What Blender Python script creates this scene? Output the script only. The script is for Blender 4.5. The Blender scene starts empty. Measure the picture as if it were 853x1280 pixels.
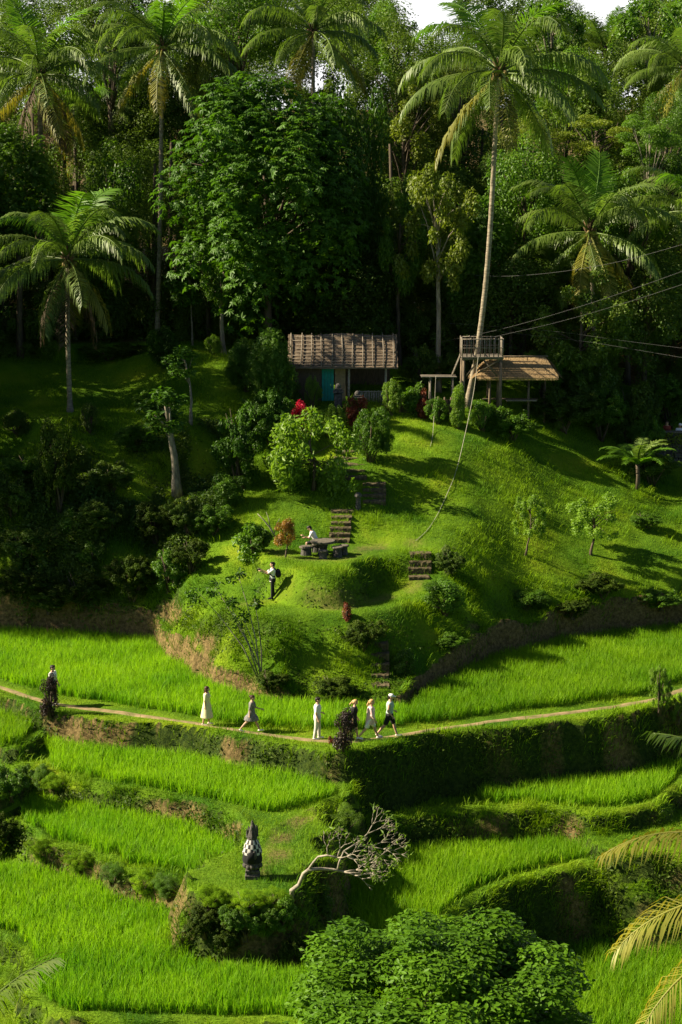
import bpy, math, random
import numpy as np
from mathutils import Vector, Matrix
from mathutils.geometry import delaunay_2d_cdt

S = bpy.context.scene
COL = S.collection
R = math.radians
rng = np.random.default_rng(7)
random.seed(7)

# ------------------------------------------------------------------ camera, world, sun, exposure
CZ, FOC, CX, CY = 30.0, 2200.0, 426.5, 640.0
TILT = math.atan(390 / 2200)
cam = bpy.data.cameras.new("camera")
cam.sensor_fit = 'VERTICAL'; cam.sensor_height = 36; cam.lens = 36 * FOC / 1280
cam.clip_start = 0.5; cam.clip_end = 3000
camo = bpy.data.objects.new("camera", cam); COL.objects.link(camo)
camo.location = (0, 0, CZ); camo.rotation_euler = (math.pi / 2 - TILT, 0, 0)
S.camera = camo

SUN_EL, SUN_AZ = 35.0, 2.0        # azimuth measured behind the left-hand side
sdir = Vector((-math.cos(R(SUN_EL)) * math.cos(R(SUN_AZ)), math.cos(R(SUN_EL)) * math.sin(R(SUN_AZ)), math.sin(R(SUN_EL))))
W = bpy.data.worlds.new("World"); S.world = W; W.use_nodes = True
nt = W.node_tree; nt.nodes.clear()
sky = nt.nodes.new("ShaderNodeTexSky"); sky.sky_type = 'NISHITA'; sky.sun_disc = False
sky.sun_elevation = R(SUN_EL); sky.sun_rotation = math.atan2(sdir.x, sdir.y)
sky.dust_density = 0.8; sky.air_density = 0.5; sky.ozone_density = 1.0
bg = nt.nodes.new("ShaderNodeBackground"); bg.inputs['Strength'].default_value = 0.05
wo = nt.nodes.new("ShaderNodeOutputWorld")
# a bank of white cloud low in the sky behind the wood
tcw = nt.nodes.new("ShaderNodeTexCoord"); sep = nt.nodes.new("ShaderNodeSeparateXYZ"); nt.links.new(tcw.outputs['Generated'], sep.inputs[0])
nz = nt.nodes.new("ShaderNodeTexNoise"); nz.inputs['Scale'].default_value = 3.0; nz.inputs['Detail'].default_value = 6.0; nt.links.new(tcw.outputs['Generated'], nz.inputs['Vector'])
mr = nt.nodes.new("ShaderNodeMapRange"); mr.inputs[1].default_value = 0.45; mr.inputs[2].default_value = 0.16; mr.inputs[3].default_value = -0.35; mr.inputs[4].default_value = 0.75; nt.links.new(sep.outputs['Z'], mr.inputs[0])
ad = nt.nodes.new("ShaderNodeMath"); ad.operation = 'ADD'; ad.use_clamp = True; nt.links.new(mr.outputs[0], ad.inputs[0]); nt.links.new(nz.outputs['Fac'], ad.inputs[1])
yb = nt.nodes.new("ShaderNodeMapRange"); yb.inputs[1].default_value = 0.35; yb.inputs[2].default_value = 0.85; nt.links.new(sep.outputs['Y'], yb.inputs[0])
mu = nt.nodes.new("ShaderNodeMath"); mu.operation = 'MULTIPLY'; nt.links.new(ad.outputs[0], mu.inputs[0]); nt.links.new(yb.outputs[0], mu.inputs[1])
mx = nt.nodes.new("ShaderNodeMix"); mx.data_type = 'RGBA'; nt.links.new(mu.outputs[0], mx.inputs[0]); nt.links.new(sky.outputs[0], mx.inputs[6]); mx.inputs[7].default_value = (9.5, 9.5, 9.6, 1)
nt.links.new(mx.outputs[2], bg.inputs['Color']); nt.links.new(bg.outputs[0], wo.inputs[0])
sl = bpy.data.lights.new("sun", 'SUN'); sl.energy = 5.0; sl.angle = R(0.6); sl.color = (1.0, 0.88, 0.64)
so = bpy.data.objects.new("sun", sl); COL.objects.link(so)
so.rotation_euler = sdir.to_track_quat('Z', 'Y').to_euler()
S.view_settings.view_transform = 'Standard'; S.view_settings.look = 'None'
S.view_settings.exposure = 1.45; S.view_settings.gamma = 1.0
cy = S.cycles
cy.max_bounces = 5; cy.diffuse_bounces = 2; cy.glossy_bounces = 2; cy.transmission_bounces = 3
cy.transparent_max_bounces = 4; cy.use_denoising = True
cy.sample_clamp_indirect = 4.0

# ------------------------------------------------------------------ where a picture ray meets a plane or a distance
CT, ST = math.cos(TILT), math.sin(TILT)
def ray(px, py):
    u = (px - CX) / FOC; v = (CY - py) / FOC
    return u, CT + v * ST, -ST + v * CT
def at_depth(px, py, d):
    u, a, b = ray(px, py); t = d / a
    return (t * u, d, CZ + t * b)
def on_plane(px, py, z):
    u, a, b = ray(px, py); t = (z - CZ) / b
    return (t * u, t * a, z)
def mpp(d):                      # metres per photograph pixel at distance d
    return d / FOC

# ------------------------------------------------------------------ noise
_lat = rng.random((256, 256))
def vnoise(x, y, s, seed=0):
    x = np.asarray(x, float) / s + seed * 17.31; y = np.asarray(y, float) / s + seed * 9.77
    xi = np.floor(x).astype(int); yi = np.floor(y).astype(int)
    fx = x - xi; fy = y - yi
    fx = fx * fx * (3 - 2 * fx); fy = fy * fy * (3 - 2 * fy)
    g = lambda a, b: _lat[a & 255, b & 255]
    return ((g(xi, yi) * (1 - fx) + g(xi + 1, yi) * fx) * (1 - fy) + (g(xi, yi + 1) * (1 - fx) + g(xi + 1, yi + 1) * fx) * fy) * 2 - 1

# ------------------------------------------------------------------ object helpers
def tag(o, label=None, cat=None, group=None, kind=None):
    if label: o['label'] = label
    if cat: o['category'] = cat
    if group: o['group'] = group
    if kind: o['kind'] = kind
    return o
def link(o, parent=None):
    COL.objects.link(o)
    if parent is not None: o.parent = parent
    return o
def thing(name, label, cat, loc=(0, 0, 0), rz=0, group=None):
    o = bpy.data.objects.new(name, None); COL.objects.link(o)
    o.empty_display_size = 0.2
    o.location = loc; o.rotation_euler = (0, 0, rz); o['kind'] = 'thing'
    return tag(o, label, cat, group)
def mesh_np(name, V, F, mat, smooth=False, tone=None, uv=None):
    V = np.asarray(V, np.float32); F = np.asarray(F, np.int32); k = F.shape[1]
    me = bpy.data.meshes.new(name)
    me.vertices.add(len(V)); me.vertices.foreach_set('co', V.ravel())
    me.loops.add(F.size); me.loops.foreach_set('vertex_index', F.ravel())
    me.polygons.add(len(F)); me.polygons.foreach_set('loop_start', np.arange(0, F.size, k, dtype=np.int32))
    if smooth: me.polygons.foreach_set('use_smooth', np.ones(len(F), bool))
    if tone is not None:
        a = me.attributes.new('tone', 'FLOAT', 'POINT'); a.data.foreach_set('value', np.asarray(tone, np.float32))
    if uv is not None:
        l = me.uv_layers.new(name='uv'); l.data.foreach_set('uv', np.asarray(uv, np.float32)[F.ravel()].ravel())
    me.update(calc_edges=True)
    if mat: me.materials.append(mat)
    return me
def mobj(name, me, parent=None, loc=None):
    o = bpy.data.objects.new(name, me); link(o, parent)
    if loc is not None: o.location = loc
    return o

class MB:
    """collects shapes into one mesh"""
    def __init__(s): s.v = []; s.f = []; s.uv = []
    def add(s, vs, fs, uv=None):
        n = len(s.v); s.v += [tuple(p) for p in vs]; s.f += [tuple(i + n for i in f) for f in fs]
        s.uv += (list(uv) if uv is not None else [(0, 0)] * len(vs))
    def box(s, c, size, rot=None, jit=0.0):
        hx, hy, hz = size[0] / 2, size[1] / 2, size[2] / 2
        b = min(hx, hy, hz) * 0.18
        vs = []; M = rot if rot is not None else Matrix.Identity(3)
        # chamfered box: each corner split in three
        idx = {}
        for sx in (-1, 1):
            for sy in (-1, 1):
                for sz in (-1, 1):
                    j = Vector((random.uniform(-jit, jit), random.uniform(-jit, jit), random.uniform(-jit, jit)))
                    for ax in range(3):
                        p = [sx * (hx - b), sy * (hy - b), sz * (hz - b)]
                        p[ax] += (sx, sy, sz)[ax] * b
                        idx[(sx, sy, sz, ax)] = len(vs)
                        vs.append(M @ (Vector(p) + j) + Vector(c))
        fs = []
        for ax in range(3):
            o1, o2 = (ax + 1) % 3, (ax + 2) % 3
            for sg in (-1, 1):
                q = []
                for a, bb in ((-1, -1), (1, -1), (1, 1), (-1, 1)):
                    k = [0, 0, 0]; k[ax] = sg; k[o1] = a; k[o2] = bb
                    q.append(idx[(*k, ax)])
                fs.append(q if sg > 0 else q[::-1])
                
        for ax in range(3):           # edge chamfers along axis ax
            o1, o2 = (ax + 1) % 3, (ax + 2) % 3
            for a in (-1, 1):
                for bb in (-1, 1):
                    k0 = [0, 0, 0]; k0[ax] = -1; k0[o1] = a; k0[o2] = bb
                    k1 = list(k0); k1[ax] = 1
                    q = [idx[(*k0, o1)], idx[(*k1, o1)], idx[(*k1, o2)], idx[(*k0, o2)]]
                    fs.append(q if a * bb < 0 else q[::-1])
        for sx in (-1, 1):
            for sy in (-1, 1):
                for sz in (-1, 1):
                    q = [idx[(sx, sy, sz, a)] for a in range(3)]
                    fs.append(q if sx * sy * sz > 0 else q[::-1])
        s.add(vs, fs); return s
    def tube(s, pts, rad, n=8, caps=True):
        pts = [Vector(p) for p in pts]
        if not hasattr(rad, '__len__'): rad = [rad] * len(pts)
        vs = []; fs = []
        up = None
        for i, p in enumerate(pts):
            t = (pts[min(i + 1, len(pts) - 1)] - pts[max(i - 1, 0)])
            if t.length < 1e-9: t = Vector((0, 0, 1))
            t.normalize()
            if up is None:
                up = t.orthogonal().normalized()
            else:
                up = (up - t * up.dot(t))
                up = up.normalized() if up.length > 1e-6 else t.orthogonal().normalized()
            w = t.cross(up)
            for k in range(n):
                a = 2 * math.pi * k / n
                vs.append(p + (up * math.cos(a) + w * math.sin(a)) * rad[i])
        for i in range(len(pts) - 1):
            for k in range(n):
                a, b = i * n + k, i * n + (k + 1) % n
                fs.append((a, b, b + n, a + n))
        if caps:
            fs.append(tuple(range(n))[::-1]); fs.append(tuple((len(pts) - 1) * n + k for k in range(n)))
        s.add(vs, fs); return s
    def capsule(s, p0, p1, r0, r1, n=12, flat=1.0, fdir=None):
        p0, p1 = Vector(p0), Vector(p1); t = p1 - p0
        L = t.length; t = t / L if L > 1e-6 else Vector((0, 0, 1))
        P = []; Q = []
        for a in (-80, -50, -20): P.append(p0 + t * (r0 * math.sin(R(a)))); Q.append(r0 * math.cos(R(a)))
        P += [p0, p1]; Q += [r0, r1]
        for a in (20, 50, 80): P.append(p1 + t * (r1 * math.sin(R(a)))); Q.append(r1 * math.cos(R(a)))
        return s.tube(P, Q, n)
    def ball(s, c, r, n=12, m=8):
        if not hasattr(r, '__len__'): r = (r, r, r)
        vs = []; fs = []
        for i in range(m + 1):
            th = math.pi * i / m
            for k in range(n):
                a = 2 * math.pi * k / n
                vs.append((c[0] + r[0] * math.sin(th) * math.cos(a), c[1] + r[1] * math.sin(th) * math.sin(a), c[2] + r[2] * math.cos(th)))
        for i in range(m):
            for k in range(n):
                a, b = i * n + k, i * n + (k + 1) % n
                fs.append((a, a + n, b + n, b))
        s.add(vs, fs); return s
    def loft(s, secs, n=16, caps=True):
        """secs: (x, y, z, rx, ry) ellipses bottom to top"""
        vs = []; fs = []; uv = []
        for i, (x, y, z, rx, ry) in enumerate(secs):
            for k in range(n):
                a = 2 * math.pi * k / n
                vs.append((x + rx * math.cos(a), y + ry * math.sin(a), z)); uv.append((k / n, z))
        for i in range(len(secs) - 1):
            for k in range(n):
                a, b = i * n + k, i * n + (k + 1) % n
                fs.append((a, b, b + n, a + n))
        if caps:
            fs.append(tuple(range(n))[::-1]); fs.append(tuple((len(secs) - 1) * n + k for k in range(n)))
        s.add(vs, fs, uv); return s
    def build(s, name, mat, parent=None, smooth=False, uv=False):
        me = bpy.data.meshes.new(name); me.from_pydata(s.v, [], s.f)
        if smooth: me.polygons.foreach_set('use_smooth', np.ones(len(me.polygons), bool))
        if uv:
            l = me.uv_layers.new(name='uv')
            for lp in me.loops: l.data[lp.index].uv = s.uv[lp.vertex_index]
        me.update()
        if mat: me.materials.append(mat)
        return mobj(name, me, parent)

# ------------------------------------------------------------------ materials
def mat_base(name):
    m = bpy.data.materials.new(name); m.use_nodes = True
    nt = m.node_tree; nt.nodes.clear()
    out = nt.nodes.new("ShaderNodeOutputMaterial")
    return m, nt, out
def N(nt, t, **kw):
    n = nt.nodes.new(t)
    for k, v in kw.items():
        if k.startswith('i_'): n.inputs[k[2:].replace('_', ' ')].default_value = v
        else: setattr(n, k, v)
    return n
def ramp(nt, fac, stops):
    r = nt.nodes.new("ShaderNodeValToRGB"); e = r.color_ramp.elements
    while len(e) < len(stops): e.new(0.5)
    for i, (p, c) in enumerate(stops):
        e[i].position = p; e[i].color = (*c, 1) if len(c) == 3 else c
    nt.links.new(fac, r.inputs[0]); return r.outputs[0]
def mixc(nt, fac, a, b):
    m = nt.nodes.new("ShaderNodeMix"); m.data_type = 'RGBA'
    for s_, v in ((0, fac), (6, a), (7, b)):
        if hasattr(v, 'is_output'): nt.links.new(v, m.inputs[s_])
        elif s_ == 0: m.inputs[0].default_value = v
        else: m.inputs[s_].default_value = (*v, 1)
    return m.outputs[2]
def leaf_mat(name, ca, cb, trans=0.35, rough=0.45, spec=0.35, nscale=0.6, tcol=None):
    """leaf: per leaf tone between two greens, soft colour drift across the plant, light passing through"""
    m, nt, out = mat_base(name)
    at = N(nt, "ShaderNodeAttribute", attribute_name='tone')
    oi = N(nt, "ShaderNodeObjectInfo")
    tc = N(nt, "ShaderNodeTexCoord")
    no = N(nt, "ShaderNodeTexNoise", i_Scale=nscale, i_Detail=2.0)
    nt.links.new(tc.outputs['Object'], no.inputs['Vector'])
    ad = N(nt, "ShaderNodeMath", operation='MULTIPLY_ADD'); ad.inputs[1].default_value = 0.6; nt.links.new(at.outputs['Fac'], ad.inputs[0]); nt.links.new(no.outputs['Fac'], ad.inputs[2])
    sb = N(nt, "ShaderNodeMath", operation='SUBTRACT', use_clamp=True); nt.links.new(ad.outputs[0], sb.inputs[0]); sb.inputs[1].default_value = 0.3
    c = mixc(nt, sb.outputs[0], ca, cb)
    hs = N(nt, "ShaderNodeHueSaturation"); nt.links.new(c, hs.inputs['Color'])
    mr = N(nt, "ShaderNodeMapRange"); nt.links.new(oi.outputs['Random'], mr.inputs[0]); mr.inputs[3].default_value = 0.8; mr.inputs[4].default_value = 1.2
    nt.links.new(mr.outputs[0], hs.inputs['Value'])
    b = N(nt, "ShaderNodeBsdfPrincipled", i_Roughness=rough); b.inputs['Specular IOR Level'].default_value = spec
    nt.links.new(hs.outputs[0], b.inputs['Base Color'])
    t = N(nt, "ShaderNodeBsdfTranslucent")
    tm = N(nt, "ShaderNodeMix", data_type='RGBA', blend_type='MULTIPLY'); tm.inputs[0].default_value = 1
    nt.links.new(hs.outputs[0], tm.inputs[6]); tm.inputs[7].default_value = (*(tcol or (1.5, 1.6, 0.6)), 1)
    nt.links.new(tm.outputs[2], t.inputs['Color'])
    ms = N(nt, "ShaderNodeMixShader"); ms.inputs[0].default_value = trans
    nt.links.new(b.outputs[0], ms.inputs[1]); nt.links.new(t.outputs[0], ms.inputs[2]); nt.links.new(ms.outputs[0], out.inputs[0])
    return m
def plain(name, col, rough=0.7, col2=None, scale=6.0, spec=0.25, bump=0.0, metal=0.0, stretch=(1, 1, 1)):
    m, nt, out = mat_base(name)
    b = N(nt, "ShaderNodeBsdfPrincipled", i_Roughness=rough, i_Metallic=metal); b.inputs['Specular IOR Level'].default_value = spec
    tc = N(nt, "ShaderNodeTexCoord"); mp = N(nt, "ShaderNodeMapping"); mp.inputs['Scale'].default_value = stretch
    nt.links.new(tc.outputs['Object'], mp.inputs[0])
    no = N(nt, "ShaderNodeTexNoise", i_Scale=scale, i_Detail=5.0, i_Roughness=0.65); nt.links.new(mp.outputs[0], no.inputs['Vector'])
    c2 = col2 or tuple(x * 0.7 for x in col)
    nt.links.new(ramp(nt, no.outputs['Fac'], [(0.35, c2), (0.65, col)]), b.inputs['Base Color'])
    if bump:
        bp = N(nt, "ShaderNodeBump", i_Strength=bump, i_Distance=0.05); nt.links.new(no.outputs['Fac'], bp.inputs['Height']); nt.links.new(bp.outputs[0], b.inputs['Normal'])
    nt.links.new(b.outputs[0], out.inputs[0]); return m

M = {}
M['rice'] = leaf_mat('rice_leaf', (0.075, 0.22, 0.009), (0.24, 0.40, 0.014), 0.42, 0.55, 0.12, 0.25, (1.4, 1.5, 0.4))
M['grass'] = leaf_mat('hill_grass', (0.034, 0.13, 0.004), (0.235, 0.37, 0.008), 0.26, 0.6, 0.1, 0.35, (1.5, 1.4, 0.4))
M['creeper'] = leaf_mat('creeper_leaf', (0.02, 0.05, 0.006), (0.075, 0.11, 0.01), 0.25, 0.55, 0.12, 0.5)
M['leaf_dark'] = leaf_mat('dark_glossy_leaf', (0.022, 0.065, 0.006), (0.075, 0.165, 0.012), 0.32, 0.5, 0.22, 0.4)
M['leaf_mid'] = leaf_mat('mid_green_leaf', (0.035, 0.10, 0.009), (0.125, 0.23, 0.016), 0.38, 0.45, 0.3, 0.35)
M['leaf_olive'] = leaf_mat('olive_leaf', (0.06, 0.10, 0.012), (0.18, 0.22, 0.02), 0.38, 0.5, 0.25, 0.35)
M['leaf_lime'] = leaf_mat('lime_leaf', (0.08, 0.16, 0.012), (0.20, 0.32, 0.03), 0.42, 0.45, 0.3, 0.5)
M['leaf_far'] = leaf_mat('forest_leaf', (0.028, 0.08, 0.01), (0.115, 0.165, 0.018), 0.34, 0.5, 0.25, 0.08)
M['leaf_near'] = leaf_mat('near_tree_leaf', (0.024, 0.078, 0.004), (0.12, 0.25, 0.008), 0.28, 0.5, 0.15, 0.5)
M['palm'] = leaf_mat('palm_leaflet', (0.06, 0.115, 0.018), (0.16, 0.22, 0.04), 0.32, 0.45, 0.35, 0.8, (1.4, 1.6, 0.7))
M['palm_young'] = leaf_mat('young_palm_leaflet', (0.055, 0.14, 0.012), (0.12, 0.23, 0.02), 0.42, 0.5, 0.2, 0.8)
M['palm_old'] = leaf_mat('yellowing_palm_leaflet', (0.12, 0.15, 0.018), (0.34, 0.32, 0.06), 0.38, 0.45, 0.35, 0.8, (1.4, 1.2, 0.5))
M['palm_dead'] = leaf_mat('dead_palm_leaflet', (0.06, 0.045, 0.03), (0.14, 0.10, 0.06), 0.2, 0.7, 0.15, 0.8, (1.1, 1.0, 0.8))
M['red'] = leaf_mat('red_leaf', (0.2, 0.01, 0.03), (0.62, 0.03, 0.08), 0.4, 0.45, 0.3, 1.5, (1.5, 0.6, 0.7))
M['rust'] = leaf_mat('rust_leaf', (0.09, 0.02, 0.015), (0.30, 0.09, 0.03), 0.35, 0.45, 0.3, 1.5, (1.4, 0.8, 0.6))
M['croton'] = leaf_mat('croton_leaf', (0.05, 0.04, 0.012), (0.38, 0.20, 0.02), 0.35, 0.4, 0.35, 2.5, (1.3, 1.0, 0.5))
M['purple'] = leaf_mat('dark_purple_leaf', (0.012, 0.008, 0.010), (0.06, 0.035, 0.025), 0.2, 0.4, 0.35, 2.0, (1.2, 0.9, 0.8))
M['bark'] = plain('brown_bark', (0.13, 0.10, 0.07), 0.9, (0.05, 0.04, 0.028), 5, 0.15, 0.6, 0, (1, 1, 0.25))
M['bark_pale'] = plain('pale_bark', (0.30, 0.26, 0.20), 0.9, (0.13, 0.11, 0.08), 6, 0.15, 0.5, 0, (1, 1, 0.4))
M['palm_bark'] = plain('ringed_palm_bark', (0.33, 0.28, 0.20), 0.9, (0.15, 0.12, 0.085), 5, 0.15, 0.6, 0, (0.6, 0.6, 2.2))
M['plumeria'] = plain('grey_plumeria_bark', (0.38, 0.33, 0.26), 0.85, (0.18, 0.155, 0.12), 9, 0.2, 0.3)
M['wood_grey'] = plain('greyed_bamboo', (0.22, 0.19, 0.15), 0.8, (0.12, 0.1, 0.08), 8, 0.2)
M['wood'] = plain('weathered_wood', (0.20, 0.15, 0.10), 0.85, (0.09, 0.07, 0.05), 8, 0.2, 0.3, 0, (1, 1, 0.3))
M['wood_pale'] = plain('pale_bamboo', (0.40, 0.36, 0.29), 0.7, (0.24, 0.2, 0.15), 8, 0.3, 0.2)
M['stone'] = plain('mossy_stone', (0.16, 0.14, 0.11), 0.9, (0.06, 0.055, 0.04), 7, 0.2, 0.7)
M['stone_dark'] = plain('dark_volcanic_stone', (0.12, 0.11, 0.10), 0.9, (0.035, 0.033, 0.03), 9, 0.2, 0.8)
M['step'] = plain('worn_earth_step', (0.14, 0.11, 0.065), 0.95, (0.05, 0.042, 0.022), 6, 0.1, 0.6)
M['path'] = plain('trodden_earth', (0.30, 0.21, 0.12), 0.95, (0.14, 0.13, 0.05), 2.2, 0.1, 0.5)
M['cable'] = plain('grey_cable', (0.10, 0.10, 0.10), 0.6)
M['rope'] = plain('pale_rope', (0.42, 0.39, 0.30), 0.9)
M['skin'] = plain('skin', (0.50, 0.31, 0.21), 0.55, (0.45, 0.27, 0.18), 10)
M['hair_dark'] = plain('dark_hair', (0.018, 0.013, 0.010), 0.5)
M['hair_brown'] = plain('brown_hair', (0.06, 0.03, 0.018), 0.5)
M['hair_blond'] = plain('blond_hair', (0.52, 0.33, 0.14), 0.5, (0.38, 0.22, 0.09))
M['eye'] = plain('eye', (0.02, 0.015, 0.01), 0.3)
M['lip'] = plain('lip', (0.38, 0.14, 0.11), 0.5)
M['white'] = plain('white_cotton', (0.78, 0.76, 0.72), 0.85, (0.7, 0.68, 0.64))
M['cream'] = plain('cream_cotton', (0.74, 0.66, 0.40), 0.85, (0.66, 0.56, 0.32), 20)
M['black'] = plain('black_cloth', (0.016, 0.016, 0.018), 0.85)
M['grey_print'] = plain('grey_print_cloth', (0.27, 0.25, 0.23), 0.85, (0.06, 0.06, 0.065), 28)
M['pink'] = plain('pale_pink_cotton', (0.76, 0.54, 0.50), 0.85, (0.66, 0.42, 0.40), 22)
M['beige'] = plain('off_white_trousers', (0.66, 0.62, 0.55), 0.85)
M['sage'] = plain('grey_green_cotton', (0.42, 0.52, 0.46), 0.85)
M['redcloth'] = plain('dark_red_cloth', (0.26, 0.05, 0.035), 0.8)
# ------------------------------------------------------------------ the land: one sheet
def axis(lo, hi, step, far_lo, far_hi, g=1.22):
    a = list(np.arange(lo, hi + 1e-6, step)); s = step; x = a[0]; b = []
    while x > far_lo: s *= g; x -= s; b.append(x)
    s = step; x = a[-1]
    while x < far_hi: s *= g; x += s; a.append(x)
    return np.array(b[::-1] + a)
gx = axis(-23, 23, 0.15, -700, 700); gy = axis(47, 113, 0.15, -40, 900)
XX, YY = np.meshgrid(gx, gy, indexing='ij')

PZ = 8.7                                   # level of the walking path
ctl = []
def cp(px, py, d): ctl.append(at_depth(px, py, d))
def cw(x, y, z): ctl.append((x, y, z))
# foot of the hill, where it meets the path-level paddies, and the earth bank above it
base = [(-500, 775, 1.8), (-150, 784, 1.8), (0, 792, 1.7), (100, 797, 1.7), (192, 803, 1.6), (206, 826, 1.5), (236, 847, 1.25), (268, 862, 0.95), (310, 872, 0.5), (360, 880, 0.4),
        (430, 884, 0.4), (500, 884, 0.5), (522, 870, 0.9), (560, 853, 1.3), (620, 828, 1.6), (700, 805, 1.7), (780, 794, 1.8), (853, 786, 1.8), (1050, 775, 1.8), (1400, 770, 1.8)]
for (px, py, h) in base:
    x, y, z = on_plane(px, py, PZ)
    cw(x, y, PZ); cw(x, y - 0.8, PZ - 1.2)
    k = 0.22 if px not in (206, 236, 268) else 0.12
    cw(x + (0.10 if 200 < px < 300 else 0), y + k + 0.12 * h, PZ + h)
for t in [(230, 775, 80.8), (300, 795, 77), (250, 760, 81), (230, 720, 83.2), (300, 720, 82), (300, 690, 84), (250, 690, 85.5),
          (350, 800, 75.9), (350, 845, 74.9), (430, 820, 75.2), (430, 790, 76), (490, 800, 75.9), (520, 835, 75), (530, 800, 76.6), (560, 805, 77.2), (590, 770, 79.7), (560, 740, 80.6),
          (340, 640, 86.8), (290, 640, 88), (300, 580, 92.5), (380, 600, 90), (430, 610, 89.2), (480, 620, 88.7), (520, 660, 86), (540, 620, 89), (560, 680, 84.6), (480, 570, 92), (520, 545, 95), (430, 560, 93), (380, 540, 96), (350, 600, 90.5),
          (0, 700, 88.5), (100, 700, 88.5), (175, 700, 87.5), (0, 640, 92), (100, 640, 92), (200, 640, 90), (260, 640, 88.5), (0, 580, 95.5), (150, 580, 95), (240, 575, 94), (0, 540, 97.5), (150, 540, 97.5), (240, 520, 98),
          (0, 512, 101), (150, 512, 101), (240, 480, 101.5), (0, 455, 106), (150, 455, 106), (0, 430, 112), (150, 431, 112), (265, 436, 104), (290, 470, 101.5), (330, 500, 99),
          (-300, 700, 88.5), (-300, 600, 95), (-300, 512, 101), (-300, 430, 112), (-700, 700, 88.5), (-700, 512, 101), (-700, 430, 112),
          (600, 740, 82.2), (600, 700, 84.5), (700, 745, 84), (700, 700, 87.3), (853, 725, 88), (853, 690, 90.5), (600, 640, 88), (700, 640, 91.6), (853, 640, 95.5), (560, 580, 92), (700, 585, 97.2), (853, 600, 100), (600, 535, 97.5), (700, 545, 101), (800, 560, 104.5), (853, 545, 107),
          (430, 520, 97.5), (430, 506, 100), (520, 510, 99.5), (350, 505, 99.5), (430, 462, 106), (600, 500, 101), (700, 490, 105), (853, 500, 110), (1150, 700, 88.5), (1150, 600, 96), (1150, 520, 106), (1500, 700, 88.5), (1500, 560, 106)]: cp(*t)
for x in (-60, -30, -10, 0, 10, 30, 60):
    cw(x, 116, 21.2 + 0.01 * x); cw(x, 140, 26); cw(x, 175, 30); cw(x, 62, 1.0); cw(x, 52, 0.2); cw(x, 45, -2.0); cw(x, 33, 4.0); cw(x, 15, 14.5); cw(x, 0, 25.5); cw(x, -30, 31)
for x in (-900, -300, 300, 900):
    for y, z in ((-200, 34), (0, 26), (40, 0), (66, 3), (110, 20), (200, 34), (1200, 90)): cw(x, y, z)
ctl = np.array(ctl)
r_ = delaunay_2d_cdt([Vector((p[0], p[1])) for p in ctl], [], [], 0, 1e-5)
tv = np.array([(v.x, v.y) for v in r_[0]]); tz = np.array([ctl[o[0]][2] for o in r_[3]])
H = np.full(XX.shape, 0.0)
for t in r_[2]:
    for k in range(1, len(t) - 1):
        a, b, c = t[0], t[k], t[k + 1]
        P = tv[[a, b, c]]; z = tz[[a, b, c]]
        i0, i1 = np.searchsorted(gx, P[:, 0].min() - 1e-6), np.searchsorted(gx, P[:, 0].max() + 1e-6)
        j0, j1 = np.searchsorted(gy, P[:, 1].min() - 1e-6), np.searchsorted(gy, P[:, 1].max() + 1e-6)
        if i1 <= i0 or j1 <= j0: continue
        x = XX[i0:i1, j0:j1]; y = YY[i0:i1, j0:j1]
        det = (P[1, 1] - P[2, 1]) * (P[0, 0] - P[2, 0]) + (P[2, 0] - P[1, 0]) * (P[0, 1] - P[2, 1])
        if abs(det) < 1e-9: continue
        l0 = ((P[1, 1] - P[2, 1]) * (x - P[2, 0]) + (P[2, 0] - P[1, 0]) * (y - P[2, 1])) / det
        l1 = ((P[2, 1] - P[0, 1]) * (x - P[2, 0]) + (P[0, 0] - P[2, 0]) * (y - P[2, 1])) / det
        l2 = 1 - l0 - l1
        m = (l0 >= -1e-6) & (l1 >= -1e-6) & (l2 >= -1e-6)
        H[i0:i1, j0:j1][m] = (l0 * z[0] + l1 * z[1] + l2 * z[2])[m]
def smooth(A, n):
    for _ in range(n):
        B = A.copy()
        B[1:-1, 1:-1] = (A[1:-1, 1:-1] * 2 + A[:-2, 1:-1] + A[2:, 1:-1] + A[1:-1, :-2] + A[1:-1, 2:]) / 6
        A = B
    return A
Hs = smooth(H, 26); Hl = smooth(H, 5)
bank = np.clip((H - PZ) / 2.0, 0, 1)       # keep the bank at the foot of the hill sharp, round everything above
wgt = np.clip((H - PZ - 1.8) / 1.2, 0, 1)
H = Hl * (1 - wgt) + Hs * wgt
_bl = np.array([on_plane(px, py, PZ)[:2] + (h,) for px, py, h in base])
_bf = np.concatenate([np.stack([np.interp(np.linspace(0, 1, 12, endpoint=False), [0, 1], [_bl[i, k], _bl[i + 1, k]]) for k in range(3)], 1) for i in range(len(_bl) - 1)] + [_bl[-1:]])
H += vnoise(XX, YY, 2.3, 1) * 0.16 * bank + vnoise(XX, YY, 0.8, 2) * 0.06 * bank + vnoise(XX, YY, 6, 3) * 0.3 * wgt

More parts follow.
